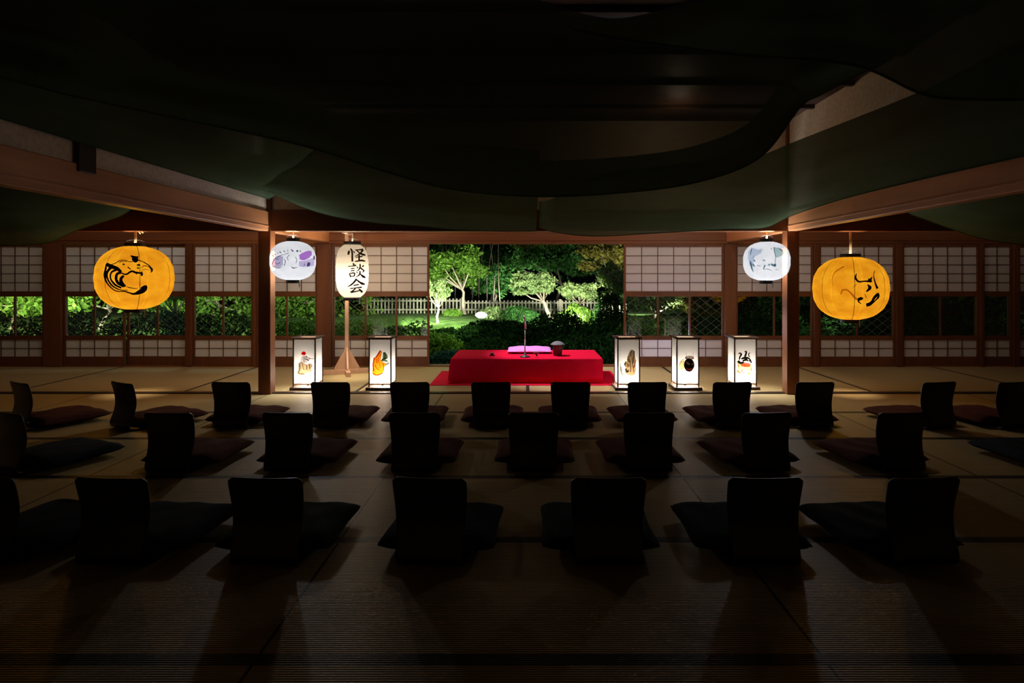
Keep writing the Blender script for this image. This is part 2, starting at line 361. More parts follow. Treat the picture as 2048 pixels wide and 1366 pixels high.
door(252, 374, 4, 2, yB, 'sliding screen behind the right half of the snake lantern')
door(387, 508, 4, 2, yA, 'sliding screen between the snake lantern and the left free-standing post')
door(514, 636, 4, 2, yA, 'sliding screen behind the small fish lantern', False)
door(666, 859, 6, 3, yA, 'wide sliding screen left of the open garden view, behind lettered lantern')
door(1247, 1447, 6, 3, yA, 'wide sliding screen right of the open garden view')
door(1470, 1625, 5, 2, yA, 'sliding screen behind the small blue-tinted lantern', False)
door(1636, 1789, 5, 2, yA, 'sliding screen behind the big ox lantern')
door(1802, 1956, 5, 2, yA, 'dim sliding screen right of the big ox lantern', False)
door(1963, 2022, 2, 1, yA, 'narrow dim sliding screen near the right picture edge', False)
door(2034, 2160, 4, 2, yA, 'sliding screen cut by the right picture edge', False)
for a, b in ((-9, X(-145)), (X(2160), 9)):
    boxobj('wall_%d' % (4 if a < 0 else 5), (a, YR, 0), (b, YR+.05, 1.757), M['plaster'], 'plaster infill at the %s end of the rear wall' % ('left' if a < 0 else 'right'))

# ------------------------------------------------------------------ draped nets
def catm(pts, t):
    n = len(pts)-1; x = min(max(t, 0), 1)*n; i = min(int(x), n-1); f = x-i
    p0, p1, p2, p3 = pts[max(i-1, 0)], pts[i], pts[i+1], pts[min(i+2, n)]
    return .5*((2*p1)+(p2-p0)*f+(2*p0-5*p1+4*p2-p3)*f*f+(3*p1-p0-3*p2+p3)*f**3)
def drape(low, high, label, sag=.05, folds=.02, nu=90, nv=30, hem=True, ph=0, back=None):
    low = [Vector(p) for p in low]; high = [Vector(p) for p in high]
    def fn(u, v):
        a, b = catm(low, u), catm(high, u)
        p = a.lerp(b, v)
        p.z -= sag*math.sin(math.pi*v)
        p.z += folds*math.sin(v*17+u*5+ph)*math.sin(math.pi*v)*(.6+.4*math.sin(u*9+ph))
        p.y += folds*.5*math.sin(u*23+v*6+ph)*math.sin(math.pi*v)
        return p
    mb = MB(); mb.grid(fn, nu, nv)
    if back:    # cloth doubles back upward behind its lowest fold
        bk = [Vector(p) for p in back]
        mb.grid(lambda u, v: catm(low, u).lerp(catm(bk, u), v)-Vector((0, 0, .03*math.sin(math.pi*v))), nu, 8)
    o = mb.build('draped_net', M['cloth'], None, smooth=True, thick=0)
    tag(o, label, 'cloth', 'dark nets draped under the ceiling')
    if hem:
        h = MB(); h.tube([catm(low, i/nu) for i in range(nu+1)], .006, 6); h.build('hem', M['cloth'], o, smooth=True)
    return o
def PP(l): return [P(*q) for q in l]
# A: big belly over the seats
lowA = PP([(-260,95,2.7),(0,154,3.0),(139,190,3.2),(300,225,3.5),(600,290,4.0),(760,340,4.3),(900,378,4.5),(1069,393,4.5),(1250,385,4.5),(1400,363,4.5),(1520,315,4.4),(1600,215,4.3),(1640,190,4.2),(1740,138,3.9)])
highA = PP([(-200,-200,2.0),(0,-160,2.0),(139,-160,2.0),(300,-120,2.2),(600,-90,2.4),(760,-60,2.6),(900,-30,2.8),(1069,-2,3.0),(1160,26,3.1),(1240,36,3.2),(1340,14,3.2),(1420,-20,3.1),(1560,-60,3.0),(1700,-90,2.8)])
bkA = [p+Vector((0, .22, .30)) for p in lowA]
drape(lowA, highA, 'largest dark net, sagging in a wide belly over the middle of the seats', .10, .02, 110, 36, back=bkA)
# B: left lower swag in front of the inner lintel
lowB = PP([(500,368,6.4),(545,385,6.55),(600,412,6.6),(670,433,6.6),(756,446,6.6),(840,452,6.6),(912,459,6.6),(1000,462,6.6),(1072,462,6.6)])
highB = [Vector(p) for p in [(-2.75,5.6,2.16),(-2.6,5.5,2.3),(-2.3,5.4,2.35),(-1.9,5.3,2.35),(-1.4,5.2,2.35),(-1,5.1,2.35),(-.6,5,2.35),(-.2,5,2.33),(.11,5,2.3)]]
drape(lowB, highB, 'dark net swag in front of the lintel above the lettered lantern', .06, .018, 80, 24, ph=1)
# G: strip hanging from the left plaster band
lowG = [Vector((-2.785, y, 2.13)) for y in (.8, 2.0, 3.2, 4.0, 4.8, 5.6, 6.2, 6.75)]
highG = [p+Vector((0, .27, .33)) for p in lowA[:5]]+[Vector((-1.4, 4.7, 2.45)), Vector((-1.7, 5.3, 2.42)), Vector((-2.4, 6.2, 2.3))]
drape(lowG, highG, 'dark net pinned along the left plaster band above the beam', .05, .015, 70, 16, ph=2)
# C: right lower swag
lowC = PP([(1078,455,6.6),(1110,464,6.6),(1190,472,6.6),(1330,465,6.6),(1450,458,6.6),(1530,455,6.6)])+[Vector(p) for p in [(2.78,6.5,1.93),(2.84,5.6,1.985),(2.84,4.6,1.99),(2.84,3.6,1.98),(2.84,2.6,1.97),(2.84,1.4,1.97)]]
highC = PP([(1078,403,5.9),(1110,395,5.2),(1190,350,5.0),(1330,330,5.0),(1430,320,4.9),(1495,320,4.8),(1600,279,4.6),(1720,232,4.3),(1800,200,4.1),(1880,165,3.9),(2048,80,3.2),(2300,0,2.4)])
drape(lowC, highC, 'dark net swag from the lintel middle to the right side beam', .03, .012, 100, 24, ph=3)
# F: top right
lowF = PP([(1150,60,2.9),(1240,78,2.9),(1400,100,2.9),(1500,112,2.9),(1640,122,2.9),(1740,140,2.9),(1850,190,2.9),(1950,200,2.9),(2100,200,2.8),(2300,200,2.6)])
highF = PP([(1120,30,3.0),(1235,38,3.0),(1380,10,2.9),(1500,-40,2.8),(1640,-70,2.6),(1740,-90,2.6),(1850,-90,2.5),(1950,-90,2.5),(2100,-90,2.4),(2300,-90,2.3)])
drape(lowF, highF, 'dark net nearest the camera at the upper right of the ceiling', .02, .01, 60, 14, ph=4)
# D: outer left
lowD = [P(284,400,6.45)]+PP([(270,412,6.35),(240,432,6.3),(195,447,6.3),(150,462,6.3),(100,484,6.3),(50,490,6.3),(0,491,6.3),(-100,488,6.3),(-220,450,6.3)])
highD = [Vector(p) for p in [(-3.0,5.8,2.15),(-3.0,5.2,2.15),(-3.0,4.6,2.12),(-3.0,4.0,2.1),(-3.1,3.6,2.1),(-3.4,3.4,2.1),(-3.9,3.4,2.1),(-4.4,3.4,2.1),(-5.2,3.4,2.1),(-6.0,3.6,2.2)]]
drape(lowD, highD, 'dark net hanging low over the left aisle above the snake lantern', .05, .02, 70, 20, ph=5)
# E: outer right
lowE = [P(1800,408,6.45)]+PP([(1820,427,6.3),(1860,442,6.3),(1910,460,6.3),(1960,476,6.3),(2010,485,6.3),(2080,490,6.3),(2200,480,6.3)])
highE = [Vector(p) for p in [(3.4,6.0,2.25),(3.5,5.6,2.2),(3.35,5.0,2.15),(3.2,4.4,2.1),(3.2,3.9,2.1),(3.5,3.5,2.1),(4.2,3.4,2.1),(5.0,3.4,2.1)]]
drape(lowE, highE, 'dark net hanging low over the right aisle above the ox lantern', .04, .018, 60, 20, ph=6)

# ------------------------------------------------------------------ stage
st = empty('stage_platform', (0, 0, 0)); tag(st, 'low wooden platform hidden under the red cloth', 'platform')
mb = MB(); mb.box((-.88, 7.50, .21), (.90, 8.33, .30)); mb.build('deck', M['woodh'], st, bevel=.004)
for sx in (-.84, .82):
    for sy in (7.54, 8.25):
        mb = MB(); mb.box((sx, sy, .008), (sx+.05, sy+.05, .21)); mb.build('leg', M['wood'], st)
mb = MB(); mb.box((-1.145, 7.36, .001), (1.15, 8.47, .007)); cp = mb.build('floor_carpet', M['red'], None, bevel=.002)
tag(cp, 'red felt carpet on the tatami under the draped platform', 'carpet')
def cloth_fn():
    mb = MB(); x0, x1, y0, y1, zt = -.905, .925, 7.475, 8.36, .308
    # perimeter rings: inner top, edge top, rounded edge, down to floor with ripples
    def ring(inset, z, rip, flare):
        pts = []; n = 60
        per = []
        for k in range(n): per.append((x0+(x1-x0)*k/n, y0, 0, -1))
        for k in range(30): per.append((x1, y0+(y1-y0)*k/30, 1, 0))
        for k in range(n): per.append((x1-(x1-x0)*k/n, y1, 0, 1))
        for k in range(30): per.append((x0, y1-(y1-y0)*k/30, -1, 0))
        for k, (x, y, nx, ny) in enumerate(per):
            r = rip*(math.sin(k*.9)*.5+math.sin(k*.37+1)*.5)
            corner = 0
            for cx, cy in ((x0, y0), (x1, y0), (x1, y1), (x0, y1)):
                dd = math.hypot(x-cx, y-cy); c = math.exp(-(dd/.09)**2); corner = max(corner, c)
            sgx = -1 if x < 0 else 1; sgy = -1 if y < 7.9 else 1
            f = flare*corner*(.9 if sgx < 0 and sgy < 0 else .05)
            pts.append((min(max(x, x0+inset), x1-inset)+nx*r+f*sgx*.8, min(max(y, y0+inset), y1-inset)+ny*r+f*sgy*.4, z))
        return pts
    rings = [ring(.06, zt, 0, 0), ring(.02, zt-.002, 0, 0), ring(.004, zt-.010, 0, 0), ring(0, zt-.03, .001, 0), ring(-.002, .2, .004, .02), ring(-.004, .1, .006, .035), ring(-.006, .010, .008, .045)]
    vs = [p for r in rings for p in r]; n = len(rings[0])
    fs = [(i*n+j, i*n+(j+1)%n, (i+1)*n+(j+1)%n, (i+1)*n+j) for i in range(len(rings)-1) for j in range(n)]
    fs.append(tuple(range(n))); fs = [f[::-1] for f in fs]; mb.add(vs, fs); return mb
o = cloth_fn().build('stage_cloth', M['red'], None, smooth=True, thick=.003); o.data.polygons[len(o.data.polygons)-1].use_smooth = False; o.data.set_sharp_from_angle(angle=R(40))
tag(o, 'bright red felt cloth draped over the low platform', 'cloth')
ZS = .311
def pillow(hw, hd, th, ear=.0, seed=0, n=26):
    r = random.Random(seed); ph = [r.uniform(0, 6) for _ in range(4)]
    mb = MB()
    for sgn in (1, -1):
        def fn(u, v):
            a, b = u*2-1, v*2-1
            # pinched sides, pointed corners
            px = a*(hw-ear*(1-b*b)*abs(a)**3-.018*b**6); py = b*(hd-ear*(1-a*a)*abs(b)**3-.018*a**6)
            e = max(0, (1-a**4)*(1-b**4))**.45
            z = th*.5*e*sgn*(1+.08*math.sin(a*7+ph[0])*math.cos(b*6+ph[1]))+.012*math.sin(a*9+b*4+ph[2])*e*sgn*.35
            if sgn < 0: z *= .8
            return (px, py, z+th*.42)
        mb.grid(fn, n, n)
    return mb
o = pillow(.295, .24, .065, .02, 3).build('zabuton', M['purple'], None, smooth=True); o.location = (.045, 8.10, ZS+.002)
tag(o, 'lilac speaker cushion lying on the red platform', 'cushion')
for v in o.data.vertices: v.co.z = max(v.co.z, 0)
# microphone on stand
mic = empty('microphone_stand', (-.012, 7.59, ZS)); tag(mic, 'slim desk microphone on a round-footed stand at the front of the red platform', 'microphone')
mb = MB(); mb.lathe([(.062, 0), (.064, .006), (.05, .012), (.022, .018), (.014, .03), (.010, .05)], 28); mb.build('base', M['blackm'], mic, smooth=True)
mb = MB(); mb.tube([(0,0,.045), (0,0,.20)], .0075, 10); mb.tube([(0,0,.19), (0,0,.33)], .0055, 10); mb.lathe([(.010, 0), (.011, .01), (.010, .02)], 12, (0,0,.19)); mb.build('pole', M['steel'], mic, smooth=True)
mb = MB(); mb.tube([(0,0,.325), (.004,.01,.35)], .010, 10); c1 = mb.build('clip', M['blackm'], mic, smooth=True)
mb = MB(); mb.tube([(.006,.012,.335), (-.002,-.005,.43), (-.008,-.015,.475)], [.010,.0115,.012], 12); mb.tube([(-.008,-.015,.475), (-.0095,-.018,.492), (-.010,-.019,.503)], [.013,.0135,.007], 12); mb.build('microphone', M['steel'], mic, smooth=True)
# vessel with wide lid
ves = empty('lidded_vessel', (.392, 7.72, ZS)); tag(ves, 'dark cylinder vessel with wide grey domed lid right of the lilac cushion', 'vessel')
mb = MB(); mb.lathe([(.045, 0), (.047, .004), (.058, .13), (.060, .135)], 28)
for k in range(14):
    a = k*math.tau/14; mb.tube([(.048*math.cos(a), .048*math.sin(a), .004), (.0605*math.cos(a), .0605*math.sin(a), .13)], .004, 5)
mb.build('body', M['lacq'], ves, smooth=True)
mb = MB()
prof = [(.006, .180), (.03, .176), (.06, .163), (.085, .143), (.091, .137), (.088, .135), (.06, .150), (.02, .158)]
mb.lathe(prof, 36); mb.build('lid', M['grey'], ves, smooth=True)
# two small dark props
for nm, x, y, lab in (('wooden_clapper', -.42, 7.70, 'small dark block left of the lilac cushion on red cloth'), ('small_bowl', .125, 7.70, 'small dark cup standing before the lilac cushion near the microphone')):
    e = empty(nm, (x, y, ZS)); tag(e, lab, 'prop')
    if nm == 'wooden_clapper':
        mb = MB(); mb.box((-.035, -.02, 0), (.035, .02, .014)); mb.build('tray', M['lacq'], e, bevel=.003)
        mb = MB(); mb.lathe([(.018, .014), (.026, .035), (.024, .036), (.012, .018)], 20); mb.build('cup', M['blackm'], e, smooth=True)
    else:
        mb = MB(); mb.lathe([(.016, 0), (.014, .008), (.028, .03), (.03, .05), (.027, .05), (.022, .02)], 20); mb.build('cup', M['lacq'], e, smooth=True)
        mb = MB(); mb.tube([(.0, -.0, .03), (-.01, -.03, .0)], .004, 6); mb.build('stick', M['blackm'], e)

# ------------------------------------------------------------------ zaisu chairs and cushions
prof_c = [(-.060, .400), (-.044, .34), (-.030, .275), (-.027, .21), (-.040, .145), (-.062, .09), (-.076, .05), (-.068, .022), (-.035, .012), (.02, .0105), (.07, .0105)]
def strip(prof, wfn, curve, thick, t0, t1, n=16):
    pts = [Vector((0, a, b)) for a, b in prof]
    mb = MB()
    def fn(u, v):
        t = t0+(t1-t0)*v; p = catm(pts, t); hwid = wfn(t); a = u*2-1
        return (a*hwid, p.y-curve(t)*(1-a*a)*-1-0, p.z)
    mb.grid(lambda u, v: fn(u, v), n, 30); return mb
def make_chair():
    r = empty('floor_chair')
    def wf(t):
        k = .158+.010*math.cos(t*math.pi*1.6)
        if t < .05: k -= .022*(1-math.sqrt(max(0, 1-((.05-t)/.05)**2)))
        return k
    b = strip(prof_c, wf, lambda t: -.018*max(0, 1-t*1.3), .011, 0, 1).build('backrest', M['chair'], r, smooth=True)
    b.modifiers.new('t', 'SOLIDIFY').thickness = .011; b.modifiers['t'].offset = 0
    bv = b.modifiers.new('b', 'BEVEL'); bv.width = .003; bv.segments = 2
    mb = MB(); mb.box((-.168, .065, .006), (.168, .43, .016)); mb.build('seat', M['chair'], r, bevel=.004)
    return r
def cushion_mesh(seed):
    return pillow(.285, .275, .088, .020, seed)
protoC = make_chair()
cush_meshes = []
chairs = [
 # cx, Y, rz(deg), cushion colour, row, label
 (47, 5.30, -30, 'burg', 'A', 'leftmost in row nearest stage, turned right'),
 (252, 5.30, -30, 'burg', 'A', 'second from left in row nearest stage'),
 (464, 5.32, -3, 'burg', 'A', 'in front of and left of the left free-standing post'),
 (662, 5.32, -2, 'burg', 'A', 'right in front of the red-capped figure lantern'),
 (820, 5.32, 0, 'burg', 'A', 'right of orange creature lantern, row nearest stage'),
 (982, 5.32, 0, 'burg', 'A', 'before the left half of the red platform'),
 (1141, 5.32, 0, 'burg', 'A', 'before the right half of the red platform'),
 (1294, 5.32, 1, 'burg', 'A', 'just right of the robed brown creature lantern'),
 (1463, 5.32, 3, 'burg', 'A', 'between black-mask and horned creature lanterns'),
 (1628, 5.32, 4, 'burg', 'A', 'beside the foot of the right free-standing post'),
 (1874, 5.32, 12, 'burg', 'A', 'second from right in the row nearest the stage'),
 (2024, 5.32, 12, 'burg', 'A', 'cut by right picture edge, row nearest stage'),
 (26, 4.14, -26, 'navy', 'B', 'leftmost chair of the middle row, turned right'),
 (341, 4.14, -4, 'burg', 'B', 'second from left in the middle row'),
 (577, 4.14, -3, 'burg', 'B', 'third from left in the middle row'),
 (830, 4.14, 0, 'burg', 'B', 'middle row, behind chair by orange creature lantern'),
 (1067, 4.14, 0, 'burg', 'B', 'centre of the middle row, in line with the microphone'),
 (1297, 4.14, 1, 'burg', 'B', 'sixth from left in the middle row'),
 (1531, 4.14, 4, 'burg', 'B', 'middle row, in line with small blue-tinted lantern'),
 (1800, 4.14, 5, 'burg', 'B', 'middle row, just right of the big ox lantern'),
 (2150, 4.14, 8, 'navy', 'B', 'just outside the right edge of the middle row'),
 (-25, 2.84, -10, 'navy', 'C', 'cut by left picture edge, row nearest camera'),
 (228, 2.82, -4, 'navy', 'C', 'second from left in the row nearest the camera'),
 (534, 2.82, -2, 'navy', 'C', 'third from left in the row nearest the camera'),
 (862, 2.82, -5, 'navy', 'C', 'left of centre in the row nearest the camera'),
 (1216, 2.82, 1, 'navy', 'C', 'right of centre in the row nearest the camera'),
 (1528, 2.82, 1, 'navy', 'C', 'second from right in the row nearest the camera'),
 (1842, 2.82, 5, 'navy', 'C', 'rightmost chair of the row nearest the camera')]
GR = dict(A='floor chairs in the row nearest the stage', B='floor chairs in the middle row', C='floor chairs in the row nearest the camera')
for m_ in ('burg', 'navy'):
    for s_ in range(3):
        o = cushion_mesh(s_+(10 if m_ == 'navy' else 0)).build('zabuton', M[m_], None, smooth=True)
        for v in o.data.vertices: v.co.z = max(v.co.z, 0.0)
        cush_meshes.append((m_, o.data)); bpy.data.objects.remove(o)
rr = random.Random(5)
for i, (cx, Y, rz, cc, row, lab) in enumerate(chairs):
    Yc = Y; x = (cx-VX)/FPX*(Y-.04)
    c = protoC if i == 0 else copy_tree(protoC)
    c.location = (x, Yc, 0); c.rotation_euler = (0, 0, R(rz))
    tag(c, 'black bentwood legless floor chair, '+lab, 'chair', GR[row])
    me = rr.choice([m for k, m in cush_meshes if k == cc])
    z = bpy.data.objects.new('zabuton', me); COL.objects.link(z)
    off = Matrix.Rotation(R(rz), 3, 'Z') @ Vector((rr.uniform(-.015, .015), .285, .0))
    z.location = (x+off.x, Yc+off.y, .017); z.rotation_euler = (0, 0, R(rz+rr.uniform(-3, 3)))
    tag(z, ('reddish brown' if cc == 'burg' else 'blue grey')+' cushion, chair '+lab, 'cushion', GR[row].replace('floor chairs', 'cushions'))

# ------------------------------------------------------------------ andon lanterns
def poly_part(name, pts, m, parent, conv, off):
    """flat painted patch on the front paper; pts in zoom pixels of a 797x1366 crop"""
    mb = MB(); vs = [conv(x, y, off) for x, y in pts]; mb.add(vs, [tuple(range(len(vs)))]); return mb
def blob(cx, cy, rx, ry, n=18, j=.0, seed=0, rot=0):
    r = random.Random(seed); out = []
    for k in range(n):
        a = k*math.tau/n; q = 1+r.uniform(-j, j); x = rx*q*math.cos(a); y = ry*q*math.sin(a)
        out.append((cx+x*math.cos(rot)-y*math.sin(rot), cy+x*math.sin(rot)+y*math.cos(rot)))
    return out
WK = [1.25]
def brush(pts, w):
    """outline polygon quads for a brush stroke pts=[(x,y)], w=width list or number"""
    P2 = [Vector((p[0], p[1])) for p in pts]
    if not hasattr(w, '__len__'): w = [w]*len(P2)
    w = [x_*WK[0] for x_ in w]
    q = []; W = []
    n = (len(P2)-1)*7
    P3 = [Vector((p.x, p.y, 0)) for p in P2]; Wv = [Vector((a, 0, 0)) for a in w]
    for k in range(n+1):
        t = k/n; q.append(catm(P3, t)); W.append(max(.5, catm(Wv, t).x))
    L, Rr = [], []
    for k in range(n+1):
        d = (q[min(k+1, n)]-q[max(k-1, 0)]); d = d.normalized() if d.length else Vector((1,0,0)); nn = Vector((-d.y, d.x, 0))
        L.append(q[k]+nn*W[k]/2); Rr.append(q[k]-nn*W[k]/2)
    vs = L+Rr; m = n+1
    return vs, [(k, k+1, m+k+1, m+k) for k in range(n)]
def F(name, c): 
    c = tuple(x**1.7 for x in c)
    if name not in M: M[name] = film(name, c)
    return M[name]
def make_andon(x, y, art, label, side):
    r = empty('paper_floor_lantern', (x, y, 0)); tag(r, label, 'lantern', 'square paper floor lanterns round the platform')
    h = .60; w = .13
    mb = MB(); mb.box((-.158, -.158, .008), (.158, .158, .034)); mb.build('base', M['andon'], r, bevel=.004)
    for sx in (-1, 1):
        for sy in (-1, 1):
            mb = MB(); mb.box((sx*.138, sy*.138, 0), (sx*.158, sy*.158, .008)); mb.build('foot', M['andon'], r)
            mb = MB(); mb.box((sx*(w-.014), sy*(w-.014), .034), (sx*w, sy*w, .585)); mb.build('post', M['andon'], r, bevel=.002)
    # top rim: four mitred bars, open in the middle
    mb = MB()
    for a in (-1, 1):
        mb.box((-.150, a*.150, .585), (.150, a*.108, .600)); mb.box((a*.150, -.108, .585), (a*.108, .108, .600))
    mb.build('top_rim', M['andon'], r, bevel=.002)
    for k, (ax, ay) in enumerate(((0, -1), (0, 1), (-1, 0), (1, 0))):
        mb = MB(); e = w-.014; d = w-.008
        if ax == 0: mb.box((-e, ay*d, .075), (e, ay*(d-.001), .580))
        else: mb.box((ax*d, -e, .075), (ax*(d-.001), e, .580))
        mb.build('paper_panel', M['andonp'], r)
        mb = MB()
        for z in (.572, .062):
            mb = MB()
            if ax == 0: mb.box((-e, ay*(d+.002), z), (e, ay*(d-.004), z+.013))
            else: mb.box((ax*(d+.002), -e, z), (ax*(d-.004), e, z+.013))
            mb.build('rail', M['pale'], r)
    pp = PX = 174.0
    s = 797/70.0
    def conv(px, py, off):    # crop pixel -> local position on the front paper
        xx = (side+px/s-VX)/FPX*(y-.124)-x; zz = EYE-((665+py/s)-VY)/FPX*(y-.124)
        return (max(-.114, min(.114, xx)), -(w-.0075)-off, zz)
    for k, (kind, mname, col, data, wd) in enumerate(art):
        off = .0012+.0007*k
        mb = MB()
        if kind == 'p':
            mb.add([conv(a, b, off) for a, b in data], [tuple(range(len(data)))])
        else:
            for pts, ww in zip(data, wd):
                vs, fs = brush(pts, ww); mb.add([conv(v.x, v.y, off) for v in vs], fs)
        o = mb.build('painted_figure', M['ink'] if mname == 'ink' else F(mname, col), r)
    lb = bulb('bulb', (0, 0, .17), POW['andon']*(1.3 if x > 1.5 else 1), WHITE, .05, r)
    mb = MB(); mb.lathe([(.012, .034), (.014, .11), (.010, .115)], 14); mb.build('bulb_socket', M['cap'], r)
    return r
artA = [('p', 'film_taupe', (.50, .42, .30), [(200,690),(260,670),(330,700),(380,730),(430,705),(490,710),(515,760),(480,830),(500,880),(400,920),(300,960),(200,950),(160,900),(190,860),(185,780)], 0),
        ('p', 'film_olive', (.62, .58, .42), [(160,890),(230,930),(330,930),(340,960),(250,975),(175,960)], 0),
        ('p', 'film_palegrey', (.70, .66, .66), [(285,540),(340,525),(400,560),(460,575),(470,600),(420,650),(380,700),(330,690),(240,690),(235,640),(260,570)], 0),
        ('p', 'film_red', (.85, .04, .03), blob(312, 475, 55, 42, 14, .08, 1), 0),
        ('s', 'film_greybrown', (.30, .25, .22), [[(345,600),(400,620),(430,650)], [(330,560),(320,650),(330,690)], [(210,700),(230,800),(200,900)], [(380,740),(385,850)], [(290,700),(300,800),(330,850)], [(160,950),(200,1010),(320,1015)], [(440,720),(450,830)], [(360,540),(400,560)]], [14, 10, 12, 14, 8, 6, 12, 18]),
        ('s', 'ink', 0, [[(430,585),(520,598),(620,592)]], [[8, 8, 5]])]
artB = [('p', 'film_orange', (.90, .42, .06), [(345,405),(385,430),(375,520),(360,620),(400,670),(480,700),(490,740),(440,780),(430,880),(380,950),(300,985),(200,980),(160,920),(175,800),(190,680),(210,580),(260,560),(290,480)], 0),
        ('p', 'film_green', (.24, .32, .22), [(410,450),(460,445),(500,500),(520,570),(480,590),(470,620),(520,640),(500,660),(400,660),(365,640),(400,580)], 0),
        ('s', 'film_green2', (.14, .2, .14), [[(380,640),(440,600),(510,590)], [(470,650),(530,680)], [(480,730),(520,710),(555,690)], [(430,470),(460,520),(440,600)]], [16, 12, [16, 20, 8], 12]),
        ('s', 'film_rust', (.70, .16, .04), [[(350,410),(280,520),(240,570)], [(215,570),(185,720),(200,880)], [(260,600),(270,700)], [(230,740),(270,820),(330,860)], [(300,580),(310,680)], [(180,930),(270,970),(400,920)], [(400,700),(430,780),(420,880)], [(330,720),(350,800)]], [22, 22, 10, 12, 10, 16, 10, 8]),
        ('s', 'film_cream', (1, .85, .6), [[(210,900),(300,900),(390,860)], [(300,780),(340,830)]], [10, 14])]
artC = [('p', 'film_olivebrown', (.42, .33, .22), [(450,400),(490,390),(535,420),(540,520),(560,620),(560,720),(570,850),(540,960),(470,985),(380,975),(330,940),(320,850),(340,800),(300,720),(320,660),(370,650),(370,560),(420,450)], 0),
        ('p', 'film_beige', (.85, .72, .55), [(385,580),(430,590),(450,650),(400,640),(375,610)], 0),
        ('p', 'film_beige', (.85, .72, .55), [(360,690),(420,720),(440,770),(370,790)], 0),
        ('s', 'film_moss', (.35, .34, .22), [[(205,700),(220,850),(260,950),(320,955)], [(230,780),(250,880)], [(340,690),(310,720),(330,770)], [(330,820),(360,890),(400,860)], [(430,640),(450,780),(440,900)], [(370,600),(420,680)]], [[6, 22, 26, 12], 14, 24, 34, 14, 18]),
        ('s', 'film_rose', (.80, .45, .50), [[(560,620),(545,720),(520,800)]], [22]),
        ('s', 'film_khaki', (.30, .25, .14), [[(450,420),(440,520),(380,580)], [(530,430),(520,560),(500,700)], [(480,560),(490,700),(520,900)]], [12, 12, 10])]
artD = [('p', 'film_peach', (.93, .68, .45), [(230,690),(300,640),(350,620),(350,850),(250,860),(215,800)], 0),
        ('p', 'film_paleviolet', (.84, .82, .90), [(350,900),(560,870),(570,980),(480,1020),(370,950)], 0),
        ('p', 'film_greyhair', (.45, .38, .33), blob(470, 580, 95, 50, 16, .08, 3), 0),
        ('s', 'film_greybrown', (.30, .25, .22), [[(255,690),(290,630),(350,600)], [(370,860),(380,910)], [(520,880),(530,990)]], [8, 12, 8]),
        ('p', 'ink', 0, blob(457, 740, 118, 152, 26, .02, 2), 0),
        ('p', 'face_red', (.75, .10, .07), [(380,800),(450,830),(540,800),(520,850),(460,865),(410,850)], 0),
        ('p', 'face_tan', (.45, .33, .22), [(375,670),(420,665),(480,720),(470,740),(410,720)], 0),
        ('p', 'face_tan', (.45, .33, .22), [(510,720),(560,680),(565,700),(525,755)], 0),
        ('s', 'ink', 0, [[(385,450),(392,530),(370,590)], [(550,440),(545,530),(555,600)]], [[4, 6, 26], [4, 6, 26]])]
artE = [('p', 'film_peach', (.93, .68, .45), [(255,640),(330,700),(580,740),(620,760),(600,880),(520,860),(420,850),(340,920),(260,960),(265,880),(300,820)], 0),
        ('p', 'film_coral', (.85, .32, .25), [(350,730),(440,680),(540,690),(590,720),(560,780),(450,790),(380,770)], 0),
        ('p', 'film_greyblue', (.40, .38, .42), [(430,850),(510,870),(470,930),(400,960),(385,920)], 0),
        ('p', 'film_yellow', (.88, .80, .35), blob(540, 935, 55, 38, 14, .08, 4), 0),
        ('s', 'ink', 0, [[(300,490),(340,470),(370,500),(335,560),(330,620)], [(440,440),(480,430),(475,490),(450,550)], [(570,460),(535,490),(555,560)], [(300,640),(340,690),(430,680)], [(370,600),(450,575),(540,590),(590,650)], [(400,650),(480,620),(530,650)], [(540,640),(590,660),(590,700)]],
           [[14, 26, 34, 28, 22], [16, 26, 34, 32], [16, 18, 20], [40, 46, 26], [28, 40, 30, 22], [30, 40, 22], 24]),
        ('s', 'film_umber', (.55, .33, .2), [[(270,850),(340,920),(400,850)], [(600,800),(590,880),(530,950)], [(300,730),(310,800)]], [16, 12, 12])]
def artD_fix():
    M['face_red'] = mat('vermilion paint', (.75, .08, .05), .8); M['face_tan'] = mat('tan paint', (.42, .30, .20), .8)
artD_fix()
make_andon(-2.515, 7.19, artA, 'square paper floor lantern painted with red-capped figure in brown robe', 580)
make_andon(-1.655, 7.19, artB, 'square paper floor lantern painted with orange creature and dark green foliage', 730)
make_andon(1.165, 7.19, artC, 'square paper floor lantern painted with olive brown robed creature', 1222)
make_andon(1.835, 7.19, artD, 'square paper floor lantern painted with round black mask and red grin', 1338)
make_andon(2.50, 7.22, artE, 'square paper floor lantern painted with black curling horns over coral face', 1450)

